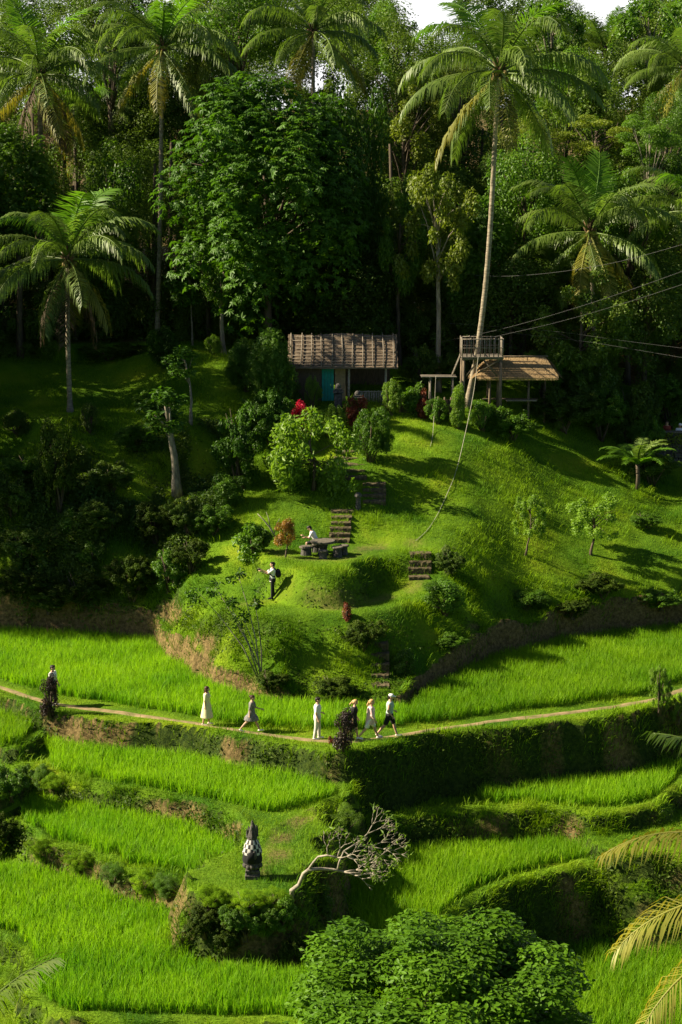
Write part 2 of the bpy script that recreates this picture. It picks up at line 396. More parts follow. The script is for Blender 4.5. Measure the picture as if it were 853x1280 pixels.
def sdist(poly, X, Y):
    """distance to a closed outline, negative inside"""
    P = np.array(poly); n = len(P); d2 = np.full(X.shape, 1e18); ins = np.zeros(X.shape, bool)
    for i in range(n):
        a, b = P[i], P[(i + 1) % n]; e = b - a
        wx, wy = X - a[0], Y - a[1]
        t = np.clip((wx * e[0] + wy * e[1]) / (e @ e + 1e-12), 0, 1)
        d2 = np.minimum(d2, (wx - t * e[0]) ** 2 + (wy - t * e[1]) ** 2)
        c = ((a[1] <= Y) & (b[1] > Y)) | ((b[1] <= Y) & (a[1] > Y))
        xx = a[0] + (Y - a[1]) / (e[1] if abs(e[1]) > 1e-12 else 1e-12) * e[0]
        ins ^= c & (X < xx)
    return np.where(ins, -1, 1) * np.sqrt(d2)
def curve(poly, n=6):
    """Catmull-Rom through the outline's points"""
    P = np.array(poly, float); out = []
    for i in range(len(P)):
        a, b, c, d = P[i - 1], P[i], P[(i + 1) % len(P)], P[(i + 2) % len(P)]
        for k in range(n):
            t = k / n
            out.append(0.5 * ((2 * b) + (c - a) * t + (2 * a - 5 * b + 4 * c - d) * t * t + (3 * b - a - 3 * c + d) * t ** 3))
    return np.array(out)
TERR = []
def terrace(pix, z, batter=2.6, bund=0.0, rough=0.22, bw=0.3):
    global H
    poly = curve([on_plane(px, py, z)[:2] for px, py in pix], 5)
    lo, hi = poly.min(0) - 6, poly.max(0) + 6
    i0, i1 = np.searchsorted(gx, lo[0]), np.searchsorted(gx, hi[0]); j0, j1 = np.searchsorted(gy, lo[1]), np.searchsorted(gy, hi[1])
    x, y = XX[i0:i1, j0:j1], YY[i0:i1, j0:j1]
    d = sdist(poly, x, y) + vnoise(x, y, 1.4, 11) * rough + vnoise(x, y, 0.5, 12) * rough * 0.4
    out = np.maximum(d, 0)
    h = z - batter * (np.sqrt(out ** 2 + 0.02) - 0.1414) + bund * np.exp(-((d + bw) / (bw * 0.75)) ** 2) + vnoise(x, y, 0.9, 13) * 0.03
    if batter > 2:                                   # slumps and little ledges in the bank
        h += np.where(out > 0.05, vnoise(x, y, 0.7, 14) * 0.22 + 0.10 * np.sin(h * 5 + vnoise(x, y, 2, 5) * 3), 0)
    H[i0:i1, j0:j1] = np.maximum(H[i0:i1, j0:j1], h)
    TERR.append((poly, z))
# the hill's own two little lawns
terrace([(262, 768), (300, 773), (340, 769), (400, 767), (452, 766), (500, 757), (535, 744), (562, 722), (540, 712), (500, 728), (450, 744), (380, 742), (330, 738), (285, 750)], 11.9, 1.0, 0.0, 0.12)
terrace([(330, 690), (345, 703), (380, 714), (422, 716), (442, 702), (465, 694), (515, 692), (552, 690), (556, 678), (520, 676), (430, 668), (395, 668), (345, 676)], 13.3, 1.5, 0.0, 0.12)
# terrace([(405, 632), (470, 632), (500, 620), (500, 600), (470, 592), (405, 606)], 15.55, 1.1, 0.0, 0.12)
terrace([(20, 520), (60, 523), (150, 522), (230, 525), (236, 505), (150, 500), (0, 500), (-200, 500), (-200, 518)], 18.25, 0.9, 0, 0.2)
terrace([(90, 582), (170, 580), (250, 572), (262, 556), (170, 556), (60, 560), (-200, 560), (-200, 580)], 16.3, 0.9, 0, 0.2)
# the cut bank at the foot of the hill
_m = (np.abs(XX) < 60) & (YY > 66) & (YY < 96)
_x, _y = XX[_m], YY[_m]
_hp = np.concatenate([_bl[:, :2], [[80, 140], [-80, 140]]])
_d = -sdist(_hp, _x, _y) + vnoise(_x, _y, 1.3, 21) * 0.22 + vnoise(_x, _y, 0.45, 22) * 0.08
_near = np.full(_x.shape, 1e9); _h = np.zeros(_x.shape)
for q in _bf:
    dd = (_x - q[0]) ** 2 + (_y - q[1]) ** 2; w_ = dd < _near; _near[w_] = dd[w_]; _h[w_] = q[2]
_hh = H[_m]
_h = _h * (1 + 0.32 * vnoise(_x, _y, 1.6, 23))
_wall = PZ - 0.2 + (_h + 0.2) * np.clip(_d / (0.10 + 0.10 * _h), 0, 1)
_hh = np.where(_d < 0, np.minimum(_hh, PZ - 0.3), np.maximum(np.minimum(_hh, _wall + np.maximum(_d - 0.15, 0) * 1.4), _wall))
H[_m] = _hh
# lowest paddies first
ZA, ZB, ZC, ZD, ZG, ZH, ZM, ZI = 5.5, 2.3, 5.0, 6.2, 7.4, 6.5, 7.5, 7.9
terrace([(560, 1330), (520, 1200), (640, 1165), (760, 1160), (900, 1150), (1100, 1180), (1100, 1400), (700, 1400)], ZB, 2.2, 0.1)
terrace([(-260, 1040), (0, 1030), (260, 1090), (400, 1150), (430, 1230), (420, 1300), (345, 1283), (150, 1280), (70, 1276), (36, 1246), (26, 1196), (0, 1172), (-60, 1165), (-260, 1180)], ZA, 2.4, 0.14)
terrace([(-260, 1160), (0, 1178), (20, 1200), (30, 1250), (66, 1284), (150, 1290), (345, 1292), (345, 1330), (-260, 1330)], ZA - 0.5, 2.4, 0.1)
terrace([(380, 1190), (400, 1100), (440, 1040), (600, 1020), (740, 1030), (850, 1035), (980, 1030), (1000, 1080), (860, 1082), (765, 1084), (700, 1092), (645, 1106), (600, 1126), (570, 1150), (560, 1185), (530, 1260), (470, 1330), (400, 1320)], ZC, 3.4, 0.2)
terrace([(735, 1052), (745, 1030), (800, 1015), (853, 1000), (960, 980), (1050, 1010), (960, 1060), (853, 1066), (790, 1066)], 5.6, 2.2, 0.05)
terrace([(400, 1000), (430, 960), (640, 930), (853, 890), (1000, 860), (1000, 930), (905, 925), (872, 962), (845, 995), (805, 1012), (745, 1022), (700, 1015), (640, 1014), (560, 1018), (470, 1026)], ZD, 3.4, 0.18)
terrace([(-260, 990), (0, 990), (60, 965), (280, 1010), (330, 1060), (330, 1085), (290, 1108), (245, 1108), (200, 1098), (150, 1087), (110, 1070), (60, 1055), (20, 1036), (-20, 1040), (-260, 1050)], ZH, 2.4, 0.18, 0.42)
terrace([(246, 1104), (285, 1070), (318, 1044), (345, 1020), (392, 1010), (404, 1030), (396, 1060), (388, 1095), (368, 1116), (330, 1124), (285, 1123), (252, 1118)], ZM, 2.3, 0.0, 0.5)
terrace([(-260, 950), (-40, 945), (20, 930), (48, 900), (200, 875), (420, 905), (440, 980), (420, 1005), (385, 1024), (345, 1046), (318, 1048), (300, 1028), (268, 1010), (225, 1001), (170, 991), (120, 984), (70, 976), (38, 962), (20, 985), (-40, 1000), (-260, 1005)], ZG, 3.0, 0.16)
terrace([(-260, 920), (-40, 926), (10, 938), (34, 934), (62, 915), (100, 895), (60, 876), (-40, 856), (-260, 846)], ZI, 2.6, 0.1)
# the terrace the path runs along
P_lip = [(-260, 850), (-80, 855), (0, 872), (50, 888), (110, 898), (180, 903), (250, 911), (310, 922), (370, 933), (420, 941), (450, 940), (500, 928), (560, 917), (650, 908), (735, 898), (800, 889), (853, 878), (920, 860), (1000, 850), (1300, 830)]
terrace(P_lip + [(1300, 770), (853, 775), (700, 790), (560, 830), (505, 872), (430, 872), (330, 868), (262, 850), (195, 795), (0, 780), (-260, 775)], PZ, 4.6, 0.06, 0.2)
# far strip of grass behind the left slope
terrace([(60, 428), (190, 430), (240, 430), (240, 422), (60, 420)], 21.25, 1.2, 0, 0.1)

def hgt(x, y):
    x = np.asarray(x, float); y = np.asarray(y, float)
    i = np.clip(np.searchsorted(gx, x) - 1, 0, len(gx) - 2); j = np.clip(np.searchsorted(gy, y) - 1, 0, len(gy) - 2)
    fx = np.clip((x - gx[i]) / (gx[i + 1] - gx[i]), 0, 1); fy = np.clip((y - gy[j]) / (gy[j + 1] - gy[j]), 0, 1)
    return (H[i, j] * (1 - fx) + H[i + 1, j] * fx) * (1 - fy) + (H[i, j + 1] * (1 - fx) + H[i + 1, j + 1] * fx) * fy
_ds = np.arange(46, 130, 0.04)
def ground(px, py):
    """first point of the land seen at a photograph pixel"""
    u, a, b = ray(px, py); t = _ds / a
    z = CZ + t * b; g = hgt(t * u, _ds)
    k = np.argmax(g >= z)
    if g[k] < z[k]: return at_depth(px, py, 112)
    return (float(t[k] * u), float(_ds[k]), float(g[k]))
def foot(px, d):
    """a point of the land in the direction of column px at distance d"""
    x = at_depth(px, 500, d)[0]
    return (x, d, float(hgt(x, d)))

# path polyline
def polyline(pix, z=None, n=8):
    P = np.array([(on_plane(px, py, z) if z is not None else ground(px, py)) for px, py in pix])[:, :2]
    out = []
    for i in range(len(P) - 1):
        a, b, c, d = P[max(i - 1, 0)], P[i], P[i + 1], P[min(i + 2, len(P) - 1)]
        for k in range(n):
            t = k / n
            out.append(0.5 * ((2 * b) + (c - a) * t + (2 * a - 5 * b + 4 * c - d) * t * t + (3 * b - a - 3 * c + d) * t ** 3))
    out.append(P[-1]); return np.array(out)
PATH = polyline([(-300, 832), (-120, 838), (-40, 847), (0, 858), (60, 877), (140, 888), (250, 905), (330, 917), (420, 926), (500, 918), (560, 908), (650, 897), (740, 886), (810, 875), (853, 862), (900, 850), (1100, 828)], PZ)
LAWN1 = polyline([(300, 757), (345, 752), (400, 757), (450, 757), (490, 745), (524, 727)])
LAWN2 = polyline([(345, 690), (380, 697), (425, 697), (450, 687), (500, 685), (540, 684)])
MPATH = polyline([(395, 1016), (365, 1030), (352, 1050), (345, 1075), (335, 1095)])
def pdist(pl, X, Y):
    d = np.full(np.shape(X), 1e9)
    for i in range(len(pl) - 1):
        a, b = pl[i], pl[i + 1]; e = b - a
        t = np.clip(((X - a[0]) * e[0] + (Y - a[1]) * e[1]) / (e @ e + 1e-12), 0, 1)
        d = np.minimum(d, np.hypot(X - a[0] - t * e[0], Y - a[1] - t * e[1]))
    return d
dpath = pdist(PATH, XX, YY)
H -= 0.05 * np.exp(-(dpath / 0.4) ** 2) * (np.abs(H - PZ) < 0.4)

# how bare the soil is, kept as an attribute of the land (earth banks, trodden ground)
gxx, gyy = np.gradient(H, gx, gy)
slope = np.hypot(gxx, gyy)
trod = np.maximum.reduce([np.exp(-(pdist(LAWN1, XX, YY) / 0.55) ** 4) * 0.35, np.exp(-(pdist(LAWN2, XX, YY) / 0.8) ** 4) * 0.4, np.exp(-(pdist(MPATH, XX, YY) / 0.5) ** 4) * 0.6])
trod *= np.clip(0.7 + vnoise(XX, YY, 0.8, 31) * 0.8, 0, 1)
steep = np.clip((slope - 1.5) / 0.8, 0, 1)
foot_bank = steep * ((H > PZ - 0.1) & (H < PZ + 2.0) & (YY > 70))
bare = np.maximum.reduce([steep * (H < PZ + 0.3) * np.clip(np.where(XX > -1, -0.1, 0.22) + vnoise(XX, YY, 1.3, 33) * 1.0, 0, 1), foot_bank, trod, np.clip((YY - 109) / 3, 0, 1) * 0.9])
ii, jj = np.meshgrid(np.arange(len(gx) - 1), np.arange(len(gy) - 1), indexing='ij')
ny = len(gy)
Fq = np.stack([ii * ny + jj, (ii + 1) * ny + jj, (ii + 1) * ny + jj + 1, ii * ny + jj + 1], -1).reshape(-1, 4)
m, nt, out = mat_base('hillside_soil_and_turf')
at_ = N(nt, "ShaderNodeAttribute", attribute_name='tone'); tc = N(nt, "ShaderNodeTexCoord")
n1 = N(nt, "ShaderNodeTexNoise", i_Scale=0.35, i_Detail=5.0); n2 = N(nt, "ShaderNodeTexNoise", i_Scale=6.0, i_Detail=6.0, i_Roughness=0.7)
for n_ in (n1, n2): nt.links.new(tc.outputs['Object'], n_.inputs['Vector'])
turf = ramp(nt, n1.outputs['Fac'], [(0.3, (0.035, 0.095, 0.004)), (0.55, (0.10, 0.18, 0.006)), (0.75, (0.20, 0.25, 0.012))])
soil = ramp(nt, n2.outputs['Fac'], [(0.3, (0.04, 0.03, 0.012)), (0.5, (0.14, 0.10, 0.04)), (0.75, (0.27, 0.19, 0.085))])
sm = N(nt, "ShaderNodeMath", operation='MULTIPLY_ADD', use_clamp=True); sm.inputs[1].default_value = 1.6
ofs = N(nt, "ShaderNodeMath", operation='MULTIPLY_ADD'); nt.links.new(n2.outputs['Fac'], ofs.inputs[0]); ofs.inputs[1].default_value = 0.9; ofs.inputs[2].default_value = -0.65
nt.links.new(at_.outputs['Fac'], sm.inputs[0]); nt.links.new(ofs.outputs[0], sm.inputs[2])
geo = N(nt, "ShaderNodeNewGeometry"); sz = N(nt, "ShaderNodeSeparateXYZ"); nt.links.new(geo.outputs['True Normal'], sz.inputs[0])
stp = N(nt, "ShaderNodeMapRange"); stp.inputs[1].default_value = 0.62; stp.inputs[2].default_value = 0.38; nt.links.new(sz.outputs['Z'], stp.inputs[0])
ivy_shade = ramp(nt, n2.outputs['Fac'], [(0.35, (0.012, 0.026, 0.005)), (0.65, (0.05, 0.075, 0.01))])  # steep faces darkened: creeper green with the banks' shade put into the colour
turf = mixc(nt, stp.outputs[0], turf, ivy_shade)
cc = mixc(nt, sm.outputs[0], turf, soil)
b = N(nt, "ShaderNodeBsdfPrincipled", i_Roughness=0.95); b.inputs['Specular IOR Level'].default_value = 0.1
nt.links.new(cc, b.inputs['Base Color'])
bp = N(nt, "ShaderNodeBump", i_Strength=0.8, i_Distance=0.12); nt.links.new(n2.outputs['Fac'], bp.inputs['Height']); nt.links.new(bp.outputs[0], b.inputs['Normal'])
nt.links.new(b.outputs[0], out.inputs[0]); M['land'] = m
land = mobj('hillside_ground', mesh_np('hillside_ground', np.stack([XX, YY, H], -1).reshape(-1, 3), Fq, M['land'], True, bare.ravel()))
tag(land, 'terraced green hillside with earth banks', None, None, 'structure')

# the trodden path, a strip lying just above the land
def strip(name, pl, w, mat, lift=0.02, n=5):
    V = []; F = []
    for i, p in enumerate(pl):
        t = pl[min(i + 1, len(pl) - 1)] - pl[max(i - 1, 0)]; t = t / np.hypot(*t); nn = np.array([-t[1], t[0]])
        ww = w * (1 + 0.25 * float(vnoise(p[0], p[1], 1.5, 41)))
        for k in range(n):
            q = p + nn * ww * (k / (n - 1) - 0.5); e = abs(k / (n - 1) - 0.5) * 2
            V.append((q[0], q[1], float(hgt(q[0], q[1])) + lift - 0.06 * (e > 0.9)))
    for i in range(len(pl) - 1):
        for k in range(n - 1):
            a = i * n + k; F.append((a, a + 1, a + n + 1, a + n))
    o = mobj(name, mesh_np(name, V, F, mat, True)); return tag(o, kind='structure')
fine = []
for i in range(len(PATH) - 1):
    for k in range(4): fine.append(PATH[i] * (1 - k / 4) + PATH[i + 1] * k / 4)
strip('path', np.array(fine), 0.46, M['path'], 0.035)

# ------------------------------------------------------------------ blades: rice and turf
def blades(name, P, hgt_, wid, lean, mat, seg=2, tone=None, curl=0.5, az=None):
    """P base points (n,3); arrays of height, width, lean; narrow bent leaves of 3 or 1 triangles"""
    n = len(P); a = rng.random(n) * 2 * np.pi if az is None else az
    dx, dy = np.cos(a), np.sin(a); fa = a + np.pi / 2 + rng.normal(0, 0.5, n); wx, wy = np.cos(fa) * wid / 2, np.sin(fa) * wid / 2
    z0 = np.zeros(n)
    def pt(t, lat):
        k = lean * hgt_ * (t ** 1.7)
        zz = hgt_ * (t - curl * lean * t ** 2.5 * 0.5)
        return np.stack([P[:, 0] + dx * k + wx * lat, P[:, 1] + dy * k + wy * lat, P[:, 2] + zz], -1)
    if seg == 2:
        V = np.stack([pt(0, -0.7), pt(0, 0.7), pt(0.55, -1), pt(0.55, 1), pt(1, 0)], 1).reshape(-1, 3)
        T = np.array([[0, 1, 3], [0, 3, 2], [2, 3, 4]]); k = 5
    else:
        V = np.stack([pt(0, -1), pt(0, 1), pt(1, 0)], 1).reshape(-1, 3); T = np.array([[0, 1, 2]]); k = 3
    F = (np.arange(n)[:, None, None] * k + T[None]).reshape(-1, 3)
    tn = np.repeat(rng.random(n) if tone is None else tone, k)
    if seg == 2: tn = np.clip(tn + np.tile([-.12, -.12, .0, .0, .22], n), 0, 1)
    return mesh_np(name, V, F, mat, False, tn)
def paddy(pix, z, label, dens=36, per=13, hh=0.72, wall=0.5):
    poly = np.array([on_plane(px, py, z)[:2] for px, py in pix])
    poly = curve(poly, 4)
    lo, hi = poly.min(0), poly.max(0); s = 1 / math.sqrt(dens)
    x, y = np.meshgrid(np.arange(lo[0], hi[0], s), np.arange(lo[1], hi[1], s), indexing='ij')
    x = x.ravel() + rng.normal(0, s * 0.22, x.size); y = y.ravel() + rng.normal(0, s * 0.22, y.size)
    sd = sdist(poly, x, y) + vnoise(x, y, 0.9, 51) * 0.12
    g = hgt(x, y); sl = np.interp(0, [0, 1], [0, 0])
    dp = pdist(PATH, x, y)
    k = (sd < 0) & (np.abs(g - z) < 0.16) & (np.abs(hgt(x, y + 0.35) - z) < wall + 0.4) & (dp > 0.75)
    x, y, g, sd = x[k], y[k], g[k], sd[k]
    n = len(x)
    hx = hh * (0.92 + 0.16 * vnoise(x, y, 1.6, 52) + 0.06 * rng.normal(size=n))
    tn = 0.5 + 0.3 * vnoise(x, y, 2.2, 53) + 0.16 * rng.normal(size=n)
    P = np.repeat(np.stack([x, y, g - 0.03], -1), per, 0)
    P[:, :2] += rng.normal(0, 0.035, (len(P), 2))
    N_ = len(P)
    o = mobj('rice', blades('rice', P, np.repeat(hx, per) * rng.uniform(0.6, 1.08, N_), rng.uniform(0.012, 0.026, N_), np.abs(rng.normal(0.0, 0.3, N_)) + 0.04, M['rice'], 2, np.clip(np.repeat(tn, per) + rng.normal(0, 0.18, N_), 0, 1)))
    tag(o, label, 'rice crop', None, 'stuff'); return o
paddy([(-60, 778), (0, 786), (120, 792), (200, 802), (215, 822), (275, 866), (360, 882), (470, 885), (507, 888), (507, 907), (470, 909), (420, 913), (330, 908), (250, 896), (140, 880), (60, 866), (0, 849), (-60, 838)], PZ, 'tall green rice in the paddy behind the left half of the path')
paddy([(510, 905), (512, 888), (560, 852), (620, 826), (700, 803), (780, 792), (900, 780), (900, 838), (853, 850), (810, 866), (740, 877), (650, 888), (590, 896)], PZ, 'tall bright rice between the walkers and the brown bank at right')
paddy([(60, 935), (110, 915), (200, 915), (300, 930), (405, 950), (420, 985), (400, 1003), (350, 1014), (318, 1012), (280, 1003), (230, 994), (180, 984), (120, 974), (80, 966), (62, 955)], ZG, 'green rice on the terrace just under the path at left')
paddy([(30, 992), (60, 985), (120, 992), (200, 1005), (262, 1020), (300, 1062), (296, 1094), (250, 1097), (200, 1090), (150, 1078), (105, 1062), (60, 1045), (34, 1032)], ZH, 'green rice on the narrow terrace left of the shrine')
paddy([(-40, 900), (0, 898), (40, 900), (30, 928), (8, 935), (-40, 930)], ZI, 'small patch of rice at the left edge under the path')
paddy([(-60, 1080), (0, 1085), (70, 1098), (150, 1112), (210, 1140), (222, 1190), (260, 1212), (330, 1220), (420, 1225), (400, 1280), (340, 1272), (150, 1268), (78, 1264), (48, 1240), (44, 1196), (18, 1168), (-60, 1158)], ZA, 'broad paddy of bright rice at the bottom left')
paddy([(395, 1200), (410, 1140), (440, 1085), (520, 1050), (620, 1040), (737, 1046), (742, 1072), (690, 1082), (630, 1098), (580, 1122), (552, 1146), (540, 1180), (500, 1250), (440, 1300), (400, 1290)], ZC, 'bright rice on the curved terrace right of the bare tree')
paddy([(600, 1002), (600, 970), (700, 950), (853, 930), (900, 922), (860, 958), (832, 990), (800, 1003), (745, 1009), (690, 1006), (640, 1004)], ZD, 'half shaded rice on the terrace below the dark bank at right')
paddy([(590, 1330), (600, 1190), (700, 1175), (900, 1170), (1000, 1190), (1000, 1340)], ZB, 'rice in the lowest paddy at the bottom right', 30, 10)

def visible(x, y, z):
    """inside the frame with a margin"""
    X = x; f = y * CT + (z - CZ) * -ST; v = y * ST + (z - CZ) * CT
    px = CX + FOC * X / f; py = CY - FOC * v / f
    return (px > -60) & (px < 913) & (py > -40) & (py < 1330), px, py
def scatter(n, x0, x1, y0, y1):
    return rng.uniform(x0, x1, n), rng.uniform(y0, y1, n)
_i = lambda A, x, y: A[np.clip(np.searchsorted(gx, x), 0, len(gx) - 1), np.clip(np.searchsorted(gy, y), 0, len(gy) - 1)]
# turf over the hill and along every rim
x, y = scatter(900000, -23, 23, 48, 114)
z = hgt(x, y); vis, px_, py_ = visible(x, y, z)
inr = np.zeros(len(x), bool)
for o in bpy.data.objects:
    pass
sl_, br_ = _i(slope, x, y), _i(bare, x, y)
inpad = np.zeros(len(x), bool)
pad_dist = np.full(len(x), 9.0)
keep = vis & (y < 109 + vnoise(x, y, 3, 65) * 2) & (pdist(PATH, x, y) > 0.24 + 0.16 * rng.random(len(x)) + 0.1 * vnoise(x, y, .6, 66)) & (rng.random(len(x)) > br_ * 0.85)
front = (py_ > 780)
keep &= (rng.random(len(x)) < np.where(y < 100, 0.75, 0.4)) & (rng.random(len(x)) > np.clip((sl_ - 1.1) / 1.0, 0, .95))
x, y, z, sl_, br_ = x[keep], y[keep], z[keep], sl_[keep], br_[keep]
n = len(x)
tn = np.clip(0.45 + 0.45 * vnoise(x, y, 3.0, 61) + rng.normal(0, 0.18, n), 0, 1)
long_ = np.clip(vnoise(x, y, 2.0, 62) * 0.5 + 0.4 + (sl_ > 0.9) * 0.35, 0.1, 1.1) * np.where(br_ > 0.3, 0.7, 1)
tread = np.exp(-(pdist(LAWN1, x, y) / 0.6) ** 2) + np.exp(-(pdist(LAWN2, x, y) / 0.9) ** 2)
clump = np.clip(vnoise(x, y, 0.55, 63) * 1.3 + vnoise(x, y, 1.5, 64) * .5, 0, 1)
hb = (0.08 + 0.20 * long_ * rng.uniform(0.5, 1.1, n) + 0.30 * clump * long_) * (1 - 0.6 * np.clip(tread, 0, 1))
tag(mobj('grass', blades('grass', np.stack([x, y, z - 0.02], -1), hb, rng.uniform(0.012, 0.03, n), np.abs(rng.normal(0, 0.5, n)) + 0.1, M['grass'], 1, tn)), 'rough turf over the hill and the terrace rims', 'grass', None, 'stuff')

# long seeding grass in tussocks on the slopes and hanging over every edge
x, y = scatter(800000, -23, 23, 48, 104)
z = hgt(x, y); vis, px_, py_ = visible(x, y, z); sl_, br_ = _i(slope, x, y), _i(bare, x, y)
lipn = _i(slope, x, y - 0.3)
pr = np.clip(vnoise(x, y, 0.5, 81) * 1.2 + vnoise(x, y, 2.2, 82) * .8 - 0.15, 0, 1) * np.clip(sl_ - 0.25, 0, 1) + 0.6 * (lipn > 1.6) * np.clip(.4 + vnoise(x, y, .6, 83), 0, 1)
pr *= (pdist(PATH, x, y) > 0.5) * (pdist(LAWN1, x, y) > .6) * (pdist(LAWN2, x, y) > .8)
keep = vis & (rng.random(len(x)) < pr); x, y, z = x[keep], y[keep], z[keep]; n = len(x)
ga = np.arctan2(-_i(gyy, x, y), -_i(gxx, x, y)) + rng.normal(0, .7, n)
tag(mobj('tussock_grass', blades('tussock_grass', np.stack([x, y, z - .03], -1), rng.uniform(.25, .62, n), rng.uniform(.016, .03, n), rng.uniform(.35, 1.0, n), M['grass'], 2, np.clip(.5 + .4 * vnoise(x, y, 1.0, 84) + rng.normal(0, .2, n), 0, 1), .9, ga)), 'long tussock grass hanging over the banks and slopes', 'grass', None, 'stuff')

def leaf_cloud(P, Nrm, size, asp=0.55, tone=None):
    """diamond leaves folded along the midrib at points P with normals Nrm"""
    n = len(P); Nrm = Nrm / (np.linalg.norm(Nrm, axis=1, keepdims=True) + 1e-9)
    a = rng.normal(size=(n, 3)); a -= (a * Nrm).sum(1, keepdims=True) * Nrm; a /= np.linalg.norm(a, axis=1, keepdims=True) + 1e-9
    b = np.cross(Nrm, a); s = np.asarray(size).reshape(-1, 1) * np.ones((n, 1))
    tip = P + a * s - Nrm * s * 0.12
    V = np.stack([P - a * s * 0.05, P + a * s * 0.45 + b * s * asp * 0.5 + Nrm * s * 0.08, tip, P + a * s * 0.45 - b * s * asp * 0.5 + Nrm * s * 0.08], 1).reshape(-1, 3)
    F = (np.arange(n)[:, None, None] * 4 + np.array([[0, 1, 2], [0, 2, 3]])[None]).reshape(-1, 3)
    t = np.repeat(rng.random(n) if tone is None else tone, 4)
    return V, F, t
# tangled undergrowth on the shaded left slope
x, y = scatter(420000, -23, -4, 84, 100)
z = hgt(x, y); vis, px_, py_ = visible(x, y, z)
mnd = np.clip(vnoise(x, y, 2.4, 91) * 1.1 + vnoise(x, y, 1.0, 92) * .6 + .05, 0, 1) * np.clip((785 - py_) / 30, 0, 1) * np.clip((py_ - 520) / 60, 0, 1) * np.clip((300 - px_ - (py_ - 640) * .35) / 60, 0, 1)
keep = vis & (rng.random(len(x)) < np.clip(mnd * 1.6, 0, .75)); x, y, z, mnd = x[keep], y[keep], z[keep], mnd[keep]; n = len(x)
hh_ = mnd * 1.0 * np.clip(rng.random(n) ** .6, .1, 1) * np.clip(.7 + .7 * vnoise(x, y, .5, 93), .15, 1.4)
V, F, t = leaf_cloud(np.stack([x, y, z + hh_], -1), rng.normal(0, .55, (n, 3)) + np.array([0, -.25, .75]), rng.uniform(.09, .24, n), .5, np.clip(.5 + .4 * vnoise(x, y, 1.4, 94) + rng.normal(0, .2, n), 0, 1))
tag(mobj('undergrowth', mesh_np('undergrowth', V, F, M['leaf_far'], False, t)), 'tangled undergrowth covering the shaded left slope', 'undergrowth', None, 'stuff')
# creeping plants on the steep banks
x, y = scatter(1000000, -23, 23, 48, 113)
z = hgt(x, y); vis, px_, py_ = visible(x, y, z); sl_ = _i(slope, x, y); br_ = _i(bare, x, y); fb = _i(foot_bank, x, y)
pr = np.clip((sl_ - 0.75) / 1.2, 0, 1) * np.clip(0.55 + vnoise(x, y, 1.1, 71) * 1.1, 0.05, 1) * np.where(fb > 0.3, np.clip(.1 + vnoise(x, y, 1.0, 79), .05, .8), 1) * np.where(z > PZ + 0.2, 0.35, 1.25) + 0.8 * ((px_ < 285) & (py_ > 525) & (py_ < 790)) * np.clip(vnoise(x, y, 2.2, 76) * 1.6 + .25, 0, 1) * np.clip(.5 + vnoise(x, y, .6, 77), 0, 1) + 0.55 * ((px_ > 290) & (px_ < 520) & (py_ > 785) & (py_ < 890) & (z > PZ + .2)) * np.clip(.3 + vnoise(x, y, 1.2, 75), 0, 1)
keep = vis & (rng.random(len(x)) < pr)
x, y, z = x[keep], y[keep], z[keep]; n = len(x)
nx_, ny_ = -_i(gxx, x, y), -_i(gyy, x, y)
Nr = np.stack([nx_, ny_, np.ones(n)], -1); Nr /= np.linalg.norm(Nr, axis=1, keepdims=True)
Pp = np.stack([x, y, z], -1) + Nr * rng.uniform(0.0, 0.26, (n, 1)) * np.clip(.5 + vnoise(x, y, 0.5, 78), .1, 2)[:, None] * (1 + 0.8 * vnoise(x, y, 0.8, 72)[:, None])
V, F, t = leaf_cloud(Pp, Nr * 0.7 + rng.normal(0, 0.5, (n, 3)) + np.array([0, 0, 0.4]), rng.uniform(0.07, 0.17, n), 0.6)
tag(mobj('bank_creepers', mesh_np('bank_creepers', V, F, M['creeper'], False, t)), 'low creeping plants covering the steep terrace banks', 'creepers', None, 'stuff')
